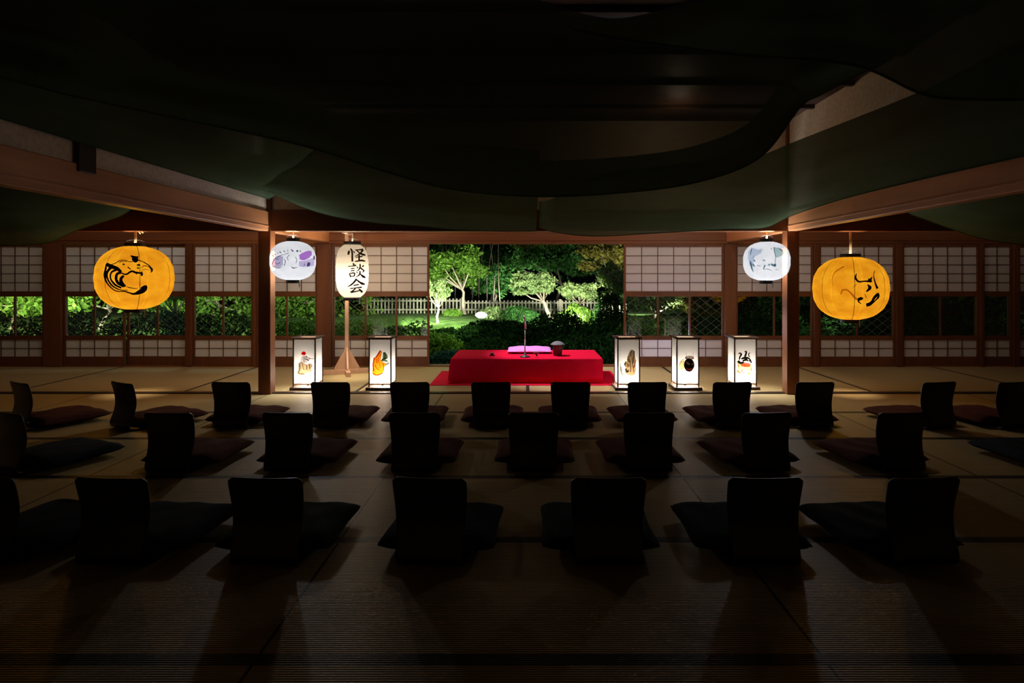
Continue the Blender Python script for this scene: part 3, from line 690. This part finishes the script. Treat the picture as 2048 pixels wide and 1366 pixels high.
# ------------------------------------------------------------------ hanging lanterns
def lantern(px, py, hwpx, hhpx, Y, e, m, label, group, cord_top, name, power, color, art, ribs, seams=0, capw=.30, ptop=None):
    c = P(px, py, Y); th_ = math.atan2(-c.x, c.y); kc = math.cos(th_)
    a, b = hwpx*Y/FPX*kc, hhpx*Y/FPX
    r = empty(name, c, th_); tag(r, label, 'lantern', group)
    rad = lambda z: a*max(0, 1-abs(z/b)**e)**(1/e)
    zs = [b*math.sin(t) for t in np.linspace(-math.pi/2, math.pi/2, 2*ribs+1)]
    prof = []
    nz = ribs*4
    for k in range(nz+1):
        t = -1+2*k/nz; z = b*(math.copysign(1-(1-abs(t))**1.6, t)) if 0 else b*math.sin(t*math.pi/2)*.999
        rr_ = max(rad(z), capw*a)*(1-.006*(1+math.cos(k*math.pi/2)))
        prof.append((rr_, z))
    n = 72; mb = MB(); vs = []
    for rr_, z in prof:
        for t in range(n):
            th = t*math.tau/n; q = rr_
            if seams: q *= 1-(.016 if seams > 5 else .006)*abs(math.cos(th*seams/2+.4))**14
            vs.append((q*math.cos(th), q*math.sin(th), z))
    mb.add(vs, [(i*n+j, i*n+(j+1)%n, (i+1)*n+(j+1)%n, (i+1)*n+j) for i in range(len(prof)-1) for j in range(n)])
    mb.build('paper_shade', m, r, smooth=True)
    if seams > 5:
        mb = MB()
        for k in range(seams):
            th = (k*math.tau+math.pi-.8)/seams
            pts = [((rr_*.985+.0006)*math.cos(th), (rr_*.985+.0006)*math.sin(th), z) for rr_, z in prof[2:-2]]
            mb.tube(pts, .0025, 5)
        mb.build('seam_cord', M['rope'], r, smooth=True)
    for sgn, nm in ((1, 'top_ring'), (-1, 'bottom_ring')):
        mb = MB(); R0 = capw*a*1.03; hh = .036
        z0 = sgn*b*.985; 
        pr = [(R0*.82, z0), (R0, z0), (R0*.98, z0+sgn*hh), (R0*.82, z0+sgn*hh), (R0*.82, z0)]
        mb.lathe(pr, 32, cap=False); mb.build(nm, M['cap'], r, smooth=False)
    # wire hoop and cord
    mb = MB(); zt = b*.985+.03; hw_ = capw*a
    mb.tube([(-hw_*math.cos(t), 0, zt+.045*math.sin(t)) for t in np.linspace(0, math.pi, 12)], .0025, 6); mb.build('wire_handle', M['blackm'], r, smooth=True)
    mb = MB(); top = cord_top-c.z; mb.tube([(0, 0, zt-.01), (.004, 0, (zt+top)/2), (0, 0, top)], .013 if 'big' in label else .009, 8)
    if 'snake' in label:
        mb.tube([(0,0,top), (.02,-.01,top+.03), (.055,-.01,top+.01), (.075,-.01,top-.02)], [.012,.014,.012,.006], 8); mb.tube([(.02,-.01,top+.02), (.05,-.012,top-.03)], [.01, .005], 8)
    mb.build('cord', M['rope'], r, smooth=True)
    mb = MB(); mb.box((a*capw*.8, -a*capw*.6, -b-.075), (a*capw*.8+.012, -a*capw*.6+.012, -b+.0)); mb.build('plug_tag', M['net'], r)
    # art
    def surf(u, z, off):
        u *= kc
        rr_ = max(rad(z), .001); u = max(-rr_*.96, min(rr_*.96, u)); return (u, -math.sqrt(max(1e-6, (rr_)**2-u*u))-off, z)
    for k, (kind, mn, col, data, wd, cv) in enumerate(art):
        off = .005+.0008*k; mb = MB()
        if kind == 'p':    # fan-filled patch with rings so it follows the bulge
            cx_ = sum(p[0] for p in data)/len(data); cy_ = sum(p[1] for p in data)/len(data); K = 6; n_ = len(data); vs = []
            for q in range(1, K+1):
                for (x_, y_) in data:
                    u, z = cv(cx_+(x_-cx_)*q/K, cy_+(y_-cy_)*q/K); vs.append(surf(u, z, off))
            u, z = cv(cx_, cy_); vs.append(surf(u, z, off)); ci = len(vs)-1
            fs = [(q*n_+j, q*n_+(j+1)%n_, (q+1)*n_+(j+1)%n_, (q+1)*n_+j) for q in range(K-1) for j in range(n_)]+[(j, (j+1)%n_, ci) for j in range(n_)]
            mb.add(vs, fs)
        else:
            for pts, ww in zip(data, wd):
                vs, fs = brush(pts, ww); mb.add([surf(*cv(v.x, v.y), off) for v in vs], fs)
        mb.build('painting' if name != 'lettered_paper_lantern' else 'lettering', M['ink'] if mn == 'ink' else F(mn, col), r)
    bulb('bulb', (0, -.0, -.02 if name != 'lettered_paper_lantern' else -.08), power, color, .06, r)
    return r
def cvf(cx, cy, s, Y): return lambda x, y: ((x-cx)/s*Y/FPX, -(y-cy)/s*Y/FPX)
YL = 6.87
# left orange lantern: crop 190x200 px -> 1298x1366
c1 = cvf(618, 790, 1298/190, YL)
artS = [('s', 'ink', 0, [
    [(245,610),(235,680),(225,760),(250,850),(320,930),(390,965),(470,965),(540,985),(600,1000),(680,960),(750,915)],
    [(240,610),(300,640),(380,670),(440,715)], [(300,660),(255,720),(260,800),(320,890),(420,945),(520,950)],
    [(370,690),(310,720),(300,800),(360,880),(440,920)], [(440,720),(385,740),(370,800),(400,860),(470,905)], [(470,760),(435,800),(440,850),(490,900)],
    [(440,725),(500,745),(570,705),(620,720),(700,730)], [(690,715),(705,745),(695,765)], [(620,720),(640,745)],
    [(250,620),(340,610),(400,575),(440,560),(500,565),(530,580)], [(530,580),(600,575),(660,560),(740,590),(800,630),(835,680),(825,720)],
    [(800,640),(835,675),(835,710)], [(560,500),(620,530),(660,510)], [(580,530),(620,560),(660,545)], [(455,610),(480,620)], [(640,625),(680,620)], [(640,660),(670,665)],
    [(520,650),(560,680)], [(700,660),(740,630),(800,650)], [(540,985),(620,1000),(720,970),(755,920),(740,910),(690,930)], [(500,905),(580,925),(650,930)],
    [(410,600),(430,580),(480,575),(515,590)], [(700,690),(760,680),(810,690)]],
    [[12,22,26,16,12,10,12,14,20,30,44], [34,40,38,20], [30,24,18,16,10,6], [24,18,16,22,14], [26,26,30,30,18], [22,32,36,20],
     [10,16,20,20,18], [30,26,8], [16,8], [4,8,8,8,8,6], [8,8,8,10,12,16,10], [10,24,18], [10,40,8], [24,50,16], [16,16], [14,20], [16,12], [12,8], [5,7,5], [8,22,34,40,34,20], [6,7,4], [5,7,7,4], [5,6,4]], c1)]
lantern(270.5, 555.5, 82, 63.5, YL, 2.35, M['orangep'], 'big orange paper lantern with inked open-jawed snake head, hanging at left', 'big orange paper lanterns', 1.79, 'round_paper_lantern', POW['orange'], WARM, artS, 9, 7, .27)
c2 = cvf(682, 795, 1366/200, YL)
artO = [('s', 'ink', 0, [[(765,595),(750,650),(790,700),(860,695),(930,690),(965,640)], [(930,660),(950,710)], [(1000,560),(985,620),(1005,720),(1035,790)], [(905,740),(935,780),(890,830)],
    [(775,930),(820,920),(850,915)], [(790,940),(790,960),(825,990)], [(890,1000),(950,970),(1000,900),(1040,860),(1045,900),(1010,940),(940,1000),(890,1015)], [(720,770),(760,740)]],
    [[8,20,18,14,22,10], [40,26], [6,8,16,26], [12,34,12], [16,34,10], [20,14,6], [26,22,30,24,22,14,20,16], 5], c2),
    ('s', 'film_amber', (.72, .55, .3), [[(560,870),(580,815),(640,810),(700,860),(740,910),(790,940)], [(600,500),(480,580),(440,680),(460,760)], [(870,860),(890,910)]], [[8,16,14,16,20,14], [14,8,6,5], 10], c2)]
lantern(1700.5, 576.5, 78.5, 63, YL, 2.35, M['orangep'], 'big orange paper lantern with inked horned ox face, hanging at right', 'big orange paper lanterns', 1.79, 'round_paper_lantern', POW['orange']*.95, WARM, artO, 9, 7, .27)
# small white lanterns: crop 110x120 -> 1252x1366
YW = 6.87; WK[0] = 1.7
s3 = 1252/110
c3 = cvf((586-530)*s3, (521.5-455)*s3, s3, YW)
artF = [('p', 'film_violet', (.70, .42, .84), [(770,640),(850,590),(960,540),(1050,540),(1070,620),(1000,700),(880,760),(790,740)], 0, c3),
    ('p', 'film_lilac', (.82, .74, .93), [(770,780),(900,770),(1090,690),(1120,780),(1110,870),(900,905),(770,890)], 0, c3),
    ('p', 'film_lilac2', (.72, .68, .82), [(170,800),(210,720),(330,650),(420,680),(420,860),(330,920),(200,890)], 0, c3),
    ('s', 'film_inkgrey', (.35, .33, .45), [[(1000,800),(980,860),(950,880)], [(1110,640),(1120,700),(1100,740)], [(170,860),(230,740),(350,660),(550,600)], [(180,880),(300,930),(400,900)], [(720,530),(745,570)], [(600,520),(640,565)], [(520,530),(525,560)], [(430,550),(460,580)], [(340,570),(380,600)], [(290,590),(320,615)], [(230,620),(260,640)], [(180,650),(220,670)], [(790,540),(810,570)],
        [(600,890),(640,930),(740,910)], [(450,740),(470,800),(440,880)], [(560,640),(510,700),(540,760)], [(690,680),(720,760),(700,820)], [(270,740),(330,730)], [(240,800),(300,840),(360,800)], [(900,830),(880,880)]],
        [[34,40,16], [14,26,10], [10,8,8,5], [12,10,6], 24, 16, 10, 12, 12, 10, 9, 9, 12, [6,14,5], 10, 7, 7, 7, 7, 8], c3)]
lantern(586, 521.5, 47, 39, YW, 2.5, M['whitep'], 'small white paper lantern with purple fish bone drawing, by left post', 'small white paper lanterns', 1.79, 'round_paper_lantern', POW['white'], COOL, artF, 8, 4, .30)
c4 = cvf((1533-1480)*s3, (522.5-455)*s3, s3, YW)
artG = [('p', 'film_teal', (.68, .80, .78), [(765,470),(880,480),(960,540),(980,620),(900,680),(800,700)], 0, c4),
    ('p', 'film_paleblue', (.76, .83, .92), [(190,560),(270,470),(420,520),(520,500),(480,600),(380,650),(300,700),(300,900),(220,860),(190,740)], 0, c4),
    ('s', 'film_slate', (.32, .45, .50), [[(765,470),(775,560),(800,690),(790,880)], [(320,770),(350,760)], [(240,770),(260,860),(280,940),(310,1010)], [(300,830),(340,900)], [(520,760),(550,755),(575,780)], [(570,860),(550,920),(530,960)], [(540,960),(640,950),(720,990)], [(650,850),(680,870)], [(700,840),(760,870),(800,860),(780,900)], [(860,490),(960,550)], [(700,500),(715,500)], [(270,490),(240,640)], [(400,870),(470,880)], [(790,960),(860,965)]],
        [[14,10,8,5], [20,36], [16,26,20,10], [20,14], [8,16,6], [18,14,8], [6,8,5], [34,10], [20,30,26,10], [5,14], 22, 10, 8, 5], c4)]
lantern(1533, 522.5, 48, 39, YW, 2.5, M['whitep'], 'small white paper lantern with pale blue-green drawing, by right post', 'small white paper lanterns', 1.79, 'round_paper_lantern', POW['white']*1.05, COOL, artG, 8, 4, .30)
# tall lettered lantern: crop 70x130 -> 736x1366
WK[0] = 1.25; YT = 8.0; s5 = 736/70
c5 = cvf((704.5-670)*s5, (542-480)*s5, s5, YT)
K1 = [([(300,232),(292,270),(280,322)], [14,38,26]), ([(325,190),(355,240),(364,330),(364,462)], [20,30,28,32]), ([(382,250),(402,262),(412,285)], [10,18,14]),
      ([(425,222),(500,215),(590,203)], [18,20,34]), ([(590,205),(545,270),(490,315),(420,350)], [36,26,20,8]), ([(455,228),(520,285),(580,310),(640,322)], [16,26,36,20]),
      ([(430,372),(500,362),(575,348)], [18,16,24]), ([(505,318),(503,445)], [26,28]), ([(420,458),(490,448),(560,436),(635,450)], [18,22,30,18])]
K2 = [([(375,500),(405,530)], [22,30]), ([(278,562),(350,555),(445,538)], [16,14,28]), ([(335,608),(410,600)], [14,18]), ([(335,652),(410,645)], [14,18]),
      ([(305,702),(318,740),(330,778)], [20,22,24]), ([(310,703),(412,692)], [14,26]), ([(414,695),(404,765)], [26,18]), ([(325,768),(404,757)], [14,16]),
      ([(460,562),(478,600)], [10,26]), ([(600,535),(562,580)], [30,10]), ([(522,508),(526,570),(500,625),(450,665)], [20,26,20,8]), ([(526,580),(560,612),(612,648)], [14,24,22]),
      ([(452,672),(468,700)], [12,24]), ([(612,640),(572,690)], [28,8]), ([(520,650),(522,700),(495,745),(435,785)], [20,26,20,8]), ([(522,705),(560,745),(600,775),(640,792)], [16,28,40,16])]
K3 = [([(450,815),(400,885),(330,945),(262,975)], [30,28,22,8]), ([(445,830),(510,880),(570,915),(630,928)], [20,28,40,18]), ([(385,955),(500,930)], [16,24]),
      ([(318,1012),(430,1003),(562,990)], [18,16,28]), ([(430,1010),(395,1045),(335,1085)], [26,22,18]), ([(325,1088),(420,1080),(540,1052)], [34,22,18]), ([(490,1020),(540,1058),(572,1100)], [14,30,40])]
artK = [('s', 'ink', 0, [s[0] for s in K1+K2+K3], [s[1] for s in K1+K2+K3], c5)]
lt = lantern(704.5, 542, 33.3, 54, YT, 3.0, M['tallp'], 'tall cream paper lantern with three black brush characters, on stand arm', None, 1.845, 'lettered_paper_lantern', POW['tall'], (1, .85, .68), artK, 12, 0, .52)
lt['category'] = 'lantern'
# stand of the lettered lantern
sx_ = (693-VX)/FPX*8.25
sd = empty('lantern_stand', (sx_, 8.27, 0)); tag(sd, 'pale pine stand with crossed foot beams behind the tall lettered lantern', 'lantern stand')
mb = MB(); mb.box((-.022, -.022, .03), (.022, .022, 1.88)); mb.build('pole', M['pale'], sd, bevel=.003)
mb = MB(); mb.box((.018, -.30, 1.842), (.045+.02, .03, 1.872)); mb.build('arm', M['pale'], sd, bevel=.003)
for k in range(4):
    a = k*math.pi/2+.35
    ca, sa = math.cos(a), math.sin(a)
    mb = MB(); T = lambda r_, t_, z_: (ca*r_-sa*t_, sa*r_+ca*t_, z_)
    hw2 = .012
    pts = [(.022, .06), (.16, .06), (.16, .085), (.045, .30), (.022, .36)]
    vs = [T(r_, s_*hw2, z_) for s_ in (-1, 1) for r_, z_ in pts]; n5 = len(pts)
    mb.add(vs, [tuple(range(n5))[::-1], tuple(range(n5, 2*n5))]+[(i, (i+1)%n5, n5+(i+1)%n5, n5+i) for i in range(n5)])
    mb.build('brace', M['pale'], sd)
    mb = MB(); z0 = 0 if k % 2 else .03
    vs = [T(r_, t_, z_) for z_ in (0, .06) for t_ in (-.028, .028) for r_ in (.0, .30)]
    mb.add(vs, [(0,2,3,1),(4,5,7,6),(0,1,5,4),(2,6,7,3),(0,4,6,2),(1,3,7,5)]); mb.build('foot_beam', M['pale'], sd, bevel=.003)

# ------------------------------------------------------------------ garden
def gz(x, y): return -.35+.45*min(1, max(0, (y-12)/6.0))
mb = MB(); mb.grid(lambda u, v: ((-26+52*u), 9.15+26*v, gz(0, 9.15+26*v)+.03*math.sin(u*40)*math.sin(v*30)), 60, 60)
g = mb.build('ground', M['grass'], None, smooth=True); tag(g, 'dark sloping lawn of the night garden', 'lawn', kind='structure')
def leaves(cl, n, size, seed, aspect=1.6, shell=.5):
    r = np.random.default_rng(seed); cl = np.array(cl, float); vol = cl[:, 3]*cl[:, 4]*cl[:, 5]; vol = vol**.8; idx = r.choice(len(cl), n, p=vol/vol.sum())
    d = r.normal(size=(n, 3)); d /= np.linalg.norm(d, axis=1)[:, None]
    rad = (shell+(1-shell)*r.random(n))[:, None]
    c = cl[idx, :3]+d*rad*cl[idx, 3:6]
    nr = d+r.normal(size=(n, 3))*.7; nr /= np.linalg.norm(nr, axis=1)[:, None]
    t = np.cross(nr, r.normal(size=(n, 3))); t /= np.linalg.norm(t, axis=1)[:, None]; b = np.cross(nr, t)
    s = (size*(.6+.8*r.random(n)))[:, None]
    p0 = c-t*s*aspect*.5; p1 = c+b*s*.35+nr*s*.1; p2 = c+t*s*aspect*.5; p3 = c-b*s*.35+nr*s*.1
    V = np.stack([p0, p1, p2, p3], 1).reshape(-1, 3)
    Fc = np.arange(4*n).reshape(-1, 4)
    return V, Fc
def foliage(name, cl, n, size, m, parent, seed, aspect=1.6, shell=.15):
    V, Fc = leaves(cl, n, size, seed, aspect, shell)
    me = bpy.data.meshes.new(name); me.from_pydata(V.tolist(), [], Fc.tolist()); me.materials.append(m)
    o = bpy.data.objects.new(name, me); COL.objects.link(o); o.parent = parent; return o
def clumps(c, rx, ry, rz, k, seed, frac=.38):
    r = random.Random(seed); out = []
    for _ in range(k):
        a = r.uniform(0, math.tau); e = r.uniform(-.9, 1); q = r.uniform(.35, .8)
        ce = math.sqrt(max(0, 1-e*e*.8))
        out.append((c[0]+rx*q*ce*math.cos(a), c[1]+ry*q*ce*math.sin(a), c[2]+rz*q*e, rx*frac*r.uniform(.7, 1.2), ry*frac*r.uniform(.7, 1.2), rz*frac*.8*r.uniform(.7, 1.2)))
    return out
def tree(px, py, Y, rx, rz, m, n, size, label, trunk=None, seed=0, k=14, group=None, name='garden_tree', tr=.05, flat=1):
    far = m in (M['leafC'], M['leafE'])
    c = P(px, py, Y); base = gz(0, Y)
    tb = P(trunk[0], 600, Y) if trunk else Vector((c.x, Y, 0)); r = empty(name, (tb.x, Y, base)); tag(r, label, 'tree', group)
    cl = [(q[0]-tb.x, q[1]-Y, q[2]-base, *q[3:]) for q in clumps(c, rx, rx*.8, rz, int(k*2.6), seed, .30)]
    foliage('foliage', cl, n, size, m, r, seed)
    mb = MB(); top = Vector((c.x-tb.x, 0, c.z-base)); mid = top*.5+Vector((.12*rx, 0, -.05))
    mb.tube([(0,0,-.05), mid*.5+Vector((-.04,0,0)), mid, top], [tr*1.3, tr, tr*.8, tr*.3], 8)
    rr_ = random.Random(seed)
    for q in (cl[:3] if far else cl[:6]): mb.tube([mid.lerp(top, .1), Vector(q[:3])*.6+mid*.4+Vector((0,0,-.05)), q[:3]], [tr*.5, tr*.35, tr*.12], 5)
    mb.build('trunk', M['darkbark'] if far else M['bark'], r, smooth=True); return r
def bush(px, py, Y, rx, rz, m, n, size, label, seed, group=None, base=None, cat='bush'):
    top = P(px, py, Y); b = gz(0, Y) if base is None else base
    n = int(n*1.5)
    r = empty('garden_bush', (top.x, Y, b)); tag(r, label, cat, group)
    hz = (top.z-b)
    cl = [(0, 0, hz*.35, rx, rx*.7, hz*.65)]+clumps((0, 0, hz*.45), rx*1.0, rx*.7, hz*.7, 16, seed, .3)
    foliage('foliage', cl, n, size, m, r, seed, shell=.75)
    mb = MB()
    for k in range(5):
        a = k*1.3+seed; mb.tube([(0,0,-.05), (rx*.4*math.cos(a), rx*.3*math.sin(a), hz*.6)], [.03, .01], 5)
    mb.build('stem', M['darkbark'], r); return r
GT = 'trees in the garden beyond the room'; GB = 'clipped bushes outside the screens'
# bright tree upper left of the opening and others
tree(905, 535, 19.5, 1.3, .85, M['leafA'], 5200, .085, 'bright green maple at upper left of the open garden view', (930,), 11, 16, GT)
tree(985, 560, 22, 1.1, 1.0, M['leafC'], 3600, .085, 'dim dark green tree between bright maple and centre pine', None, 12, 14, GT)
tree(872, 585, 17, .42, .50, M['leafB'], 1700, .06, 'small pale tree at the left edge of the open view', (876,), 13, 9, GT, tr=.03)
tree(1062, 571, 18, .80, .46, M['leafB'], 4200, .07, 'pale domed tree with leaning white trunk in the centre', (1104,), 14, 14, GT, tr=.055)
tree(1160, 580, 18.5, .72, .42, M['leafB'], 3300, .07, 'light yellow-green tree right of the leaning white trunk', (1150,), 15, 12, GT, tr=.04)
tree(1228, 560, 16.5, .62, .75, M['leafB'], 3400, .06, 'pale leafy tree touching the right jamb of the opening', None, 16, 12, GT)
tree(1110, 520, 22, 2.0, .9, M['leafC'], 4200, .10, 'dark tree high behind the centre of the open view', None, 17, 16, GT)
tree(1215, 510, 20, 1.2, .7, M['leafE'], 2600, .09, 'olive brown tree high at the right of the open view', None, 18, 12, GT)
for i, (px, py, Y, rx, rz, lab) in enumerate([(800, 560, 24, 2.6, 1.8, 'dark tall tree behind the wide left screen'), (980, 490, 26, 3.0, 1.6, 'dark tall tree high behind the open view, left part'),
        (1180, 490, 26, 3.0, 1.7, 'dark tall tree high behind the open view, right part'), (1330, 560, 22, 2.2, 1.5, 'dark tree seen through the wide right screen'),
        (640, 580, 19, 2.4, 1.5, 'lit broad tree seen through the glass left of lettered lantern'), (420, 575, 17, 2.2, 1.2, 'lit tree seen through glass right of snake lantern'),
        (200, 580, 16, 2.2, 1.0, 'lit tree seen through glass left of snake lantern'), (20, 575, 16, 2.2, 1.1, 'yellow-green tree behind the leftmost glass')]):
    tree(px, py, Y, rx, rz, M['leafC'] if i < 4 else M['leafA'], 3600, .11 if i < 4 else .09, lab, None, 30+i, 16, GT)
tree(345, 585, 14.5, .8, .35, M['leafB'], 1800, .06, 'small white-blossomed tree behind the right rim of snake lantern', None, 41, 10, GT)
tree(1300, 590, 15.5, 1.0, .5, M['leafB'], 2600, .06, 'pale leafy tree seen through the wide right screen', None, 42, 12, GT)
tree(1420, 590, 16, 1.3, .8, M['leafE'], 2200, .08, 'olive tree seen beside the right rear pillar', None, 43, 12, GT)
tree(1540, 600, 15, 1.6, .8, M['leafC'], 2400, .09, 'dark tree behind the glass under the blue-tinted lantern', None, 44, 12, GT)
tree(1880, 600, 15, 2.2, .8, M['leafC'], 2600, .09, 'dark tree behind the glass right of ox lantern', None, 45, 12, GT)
# maple twigs hanging at the top of the opening
tree(1130, 478, 12.5, 1.6, .22, M['leafE'], 1500, .06, 'reddish twigs hanging across the top of the open view', (1420,), 46, 16, GT, tr=.02)
# rounded bushes in front
for i, (px, py, Y, rx, m, n, lab) in enumerate([
        (905, 655, 13.2, .75, 'leafC', 2600, 'rounded green bush at left of the open view'), (1000, 640, 13.6, .9, 'leafC', 3000, 'rounded bush left of the microphone'),
        (1110, 628, 13.4, .85, 'leafC', 3000, 'rounded dark bush right of the microphone'), (1200, 640, 12.8, .8, 'leafC', 2600, 'dark bush at right end of the open view'),
        (900, 700, 10.6, .38, 'leafD', 1500, 'small leafy shrub near the sill at left of opening'), (990, 675, 11.6, .7, 'leafC', 2200, 'low dark bush behind the lilac cushion'),
        (1150, 668, 11.6, .8, 'leafC', 2200, 'low dark bush behind the lidded vessel'), (1240, 660, 11.8, .6, 'leafC', 1800, 'low dark bush behind the right jamb'),
        (-20, 622, 12.0, 1.0, 'leafD', 2200, 'bluish clipped bush behind the outermost left screen'), (150, 618, 12.2, 1.1, 'leafD', 2600, 'bluish clipped bush behind the leftmost pillar'),
        (300, 625, 12.0, 1.0, 'leafD', 2400, 'bluish clipped bush under the snake lantern'), (440, 622, 12.3, 1.0, 'leafC', 2400, 'clipped bush behind screen left of the free post'),
        (590, 640, 12.4, .95, 'leafA', 2400, 'green bush behind glass under the fish lantern'), (710, 640, 12.6, .85, 'leafA', 2200, 'green bush behind the lantern stand'),
        (810, 650, 12.6, .8, 'leafC', 2200, 'dim bush behind the wide left screen'), (1310, 632, 12.4, .8, 'leafA', 2200, 'lit clipped bush through the wide right screen'),
        (1420, 630, 12.3, .8, 'leafC', 2200, 'dark bush behind the right rear pillar'), (1530, 625, 12.2, .9, 'leafC', 2200, 'dark bush behind the screen of blue-tinted lantern'),
        (1680, 625, 12.2, 1.1, 'leafC', 2200, 'dark bush under the ox lantern'), (1840, 632, 12.2, 1.0, 'leafC', 2000, 'dark bush right of the ox lantern'), (2000, 630, 12.2, 1.1, 'leafC', 2000, 'dark bush behind the rightmost glass')]):
    bush(px, py, Y, rx, .5, M[m], n, .05 if Y < 13 else .055, lab, 60+i, GB)
for i, (px, py, Y, rx, m, n, lab) in enumerate([
        (1035, 612, 17.2, .45, 'leafC', 900, 'small shrub before the fence left of the leaning trunk'), (1058, 620, 16.8, .32, 'leafC', 600, 'pale shrub at the foot of the leaning white trunk'),
        (1150, 610, 17.0, .42, 'leafA', 1000, 'lit green shrub before the fence under the yellow-green tree'), (1222, 590, 16.0, .5, 'leafC', 1300, 'tall shrub before the right end of the fence'),
        (905, 618, 18.6, .3, 'leafA', 500, 'small shrub before the left part of the fence'), (985, 614, 18.0, .4, 'leafB', 700, 'pale low shrub right of the lit stone'),
        (870, 664, 12.4, .6, 'leafA', 1400, 'lit green bush right beside the left jamb of the opening')]):
    bush(px, py, Y, rx, .5, M[m], n, .06, lab, 90+i, 'shrubs before the picket fence' if Y > 14 else GB)
# picket fence
YFn = 20.0
fe = empty('picket_fence', (-1.0, YFn, .10)); tag(fe, 'low pale picket fence crossing the garden behind the trees', 'fence')
def fz(px, py): return P(px, py, YFn)
for k, (pa, ytop, pb) in enumerate(((730, 597, 925), (925, 601, 1120), (1120, 601, 1250))):
    xa, xb = fz(pa, 0).x+1.0, fz(pb, 0).x+1.0; zt = fz(0, ytop).z-.10
    mb = MB(); x = xa+.05
    while x < xb-.03:
        mb.box((x, -.012, -.02), (x+.045, .012, zt)); x += .115
    mb.build('pickets', M['fence'], fe)
    mb = MB(); mb.box((xa, .012, zt-.10), (xb, .035, zt-.05)); mb.build('rail', M['fence'], fe)
    mb = MB(); mb.box((xa, .012, .10), (xb, .035, .15)); mb.build('rail', M['fence'], fe)
    mb = MB(); mb.box((xb-.03, -.04, -.05), (xb+.05, .05, zt+.04)); mb.build('fence_post', M['fence'], fe)
# bamboo stems
bam = None
for i in range(9):
    px = 884+i*15+random.uniform(-4, 4)
    mb = MB(); p = P(px, 560, 21.5); mb.tube([(0,0,0), (random.uniform(-.1,.1),0,1.1), (random.uniform(-.2,.2),0,2.3)], [.022,.02,.015], 6)
    o = mb.build('bamboo_stem', M['darkbark'], None, smooth=True, loc=(p.x, 21.5, .1)); tag(o, 'slim pale bamboo stem behind the fence, '+['leftmost', 'second from left', 'third from left', 'fourth from left', 'middle', 'fourth from right', 'third from right', 'second from right', 'rightmost'][i]+' of nine', 'bamboo', 'bamboo stems behind the fence')
def stone(px, py, Y, r_, lab, sq=.55):
    p = P(px, py, Y); mb = MB(); rn = random.Random(int(px))
    n = 16; prof = []
    vs = []
    mb.lathe([(r_*math.sin(t)*(1+.04*math.sin(t*5)), -r_*sq*math.cos(t)) for t in np.linspace(.05, math.pi-.05, 10)], n)
    mb.v = [(x*(1+.08*math.sin(y*9+z*5)), y*(1+.08*math.cos(x*8)), z) for x, y, z in mb.v]
    o = mb.build('garden_stone', M['stone'], None, smooth=True, loc=(p.x, Y, p.z)); tag(o, lab, 'stone')
stone(963, 630, 16.5, .17, 'brightly lit pale rounded stone on the lawn', .55)
stone(1162, 628, 17.3, .30, 'lit pale stone under the yellow-green tree', .8)
spot('garden_floodlight', (-1.35, 15.6, .42), (-1.2, 16.5, .3), 18*G, 70, (1, 1, .92), .5, .05)
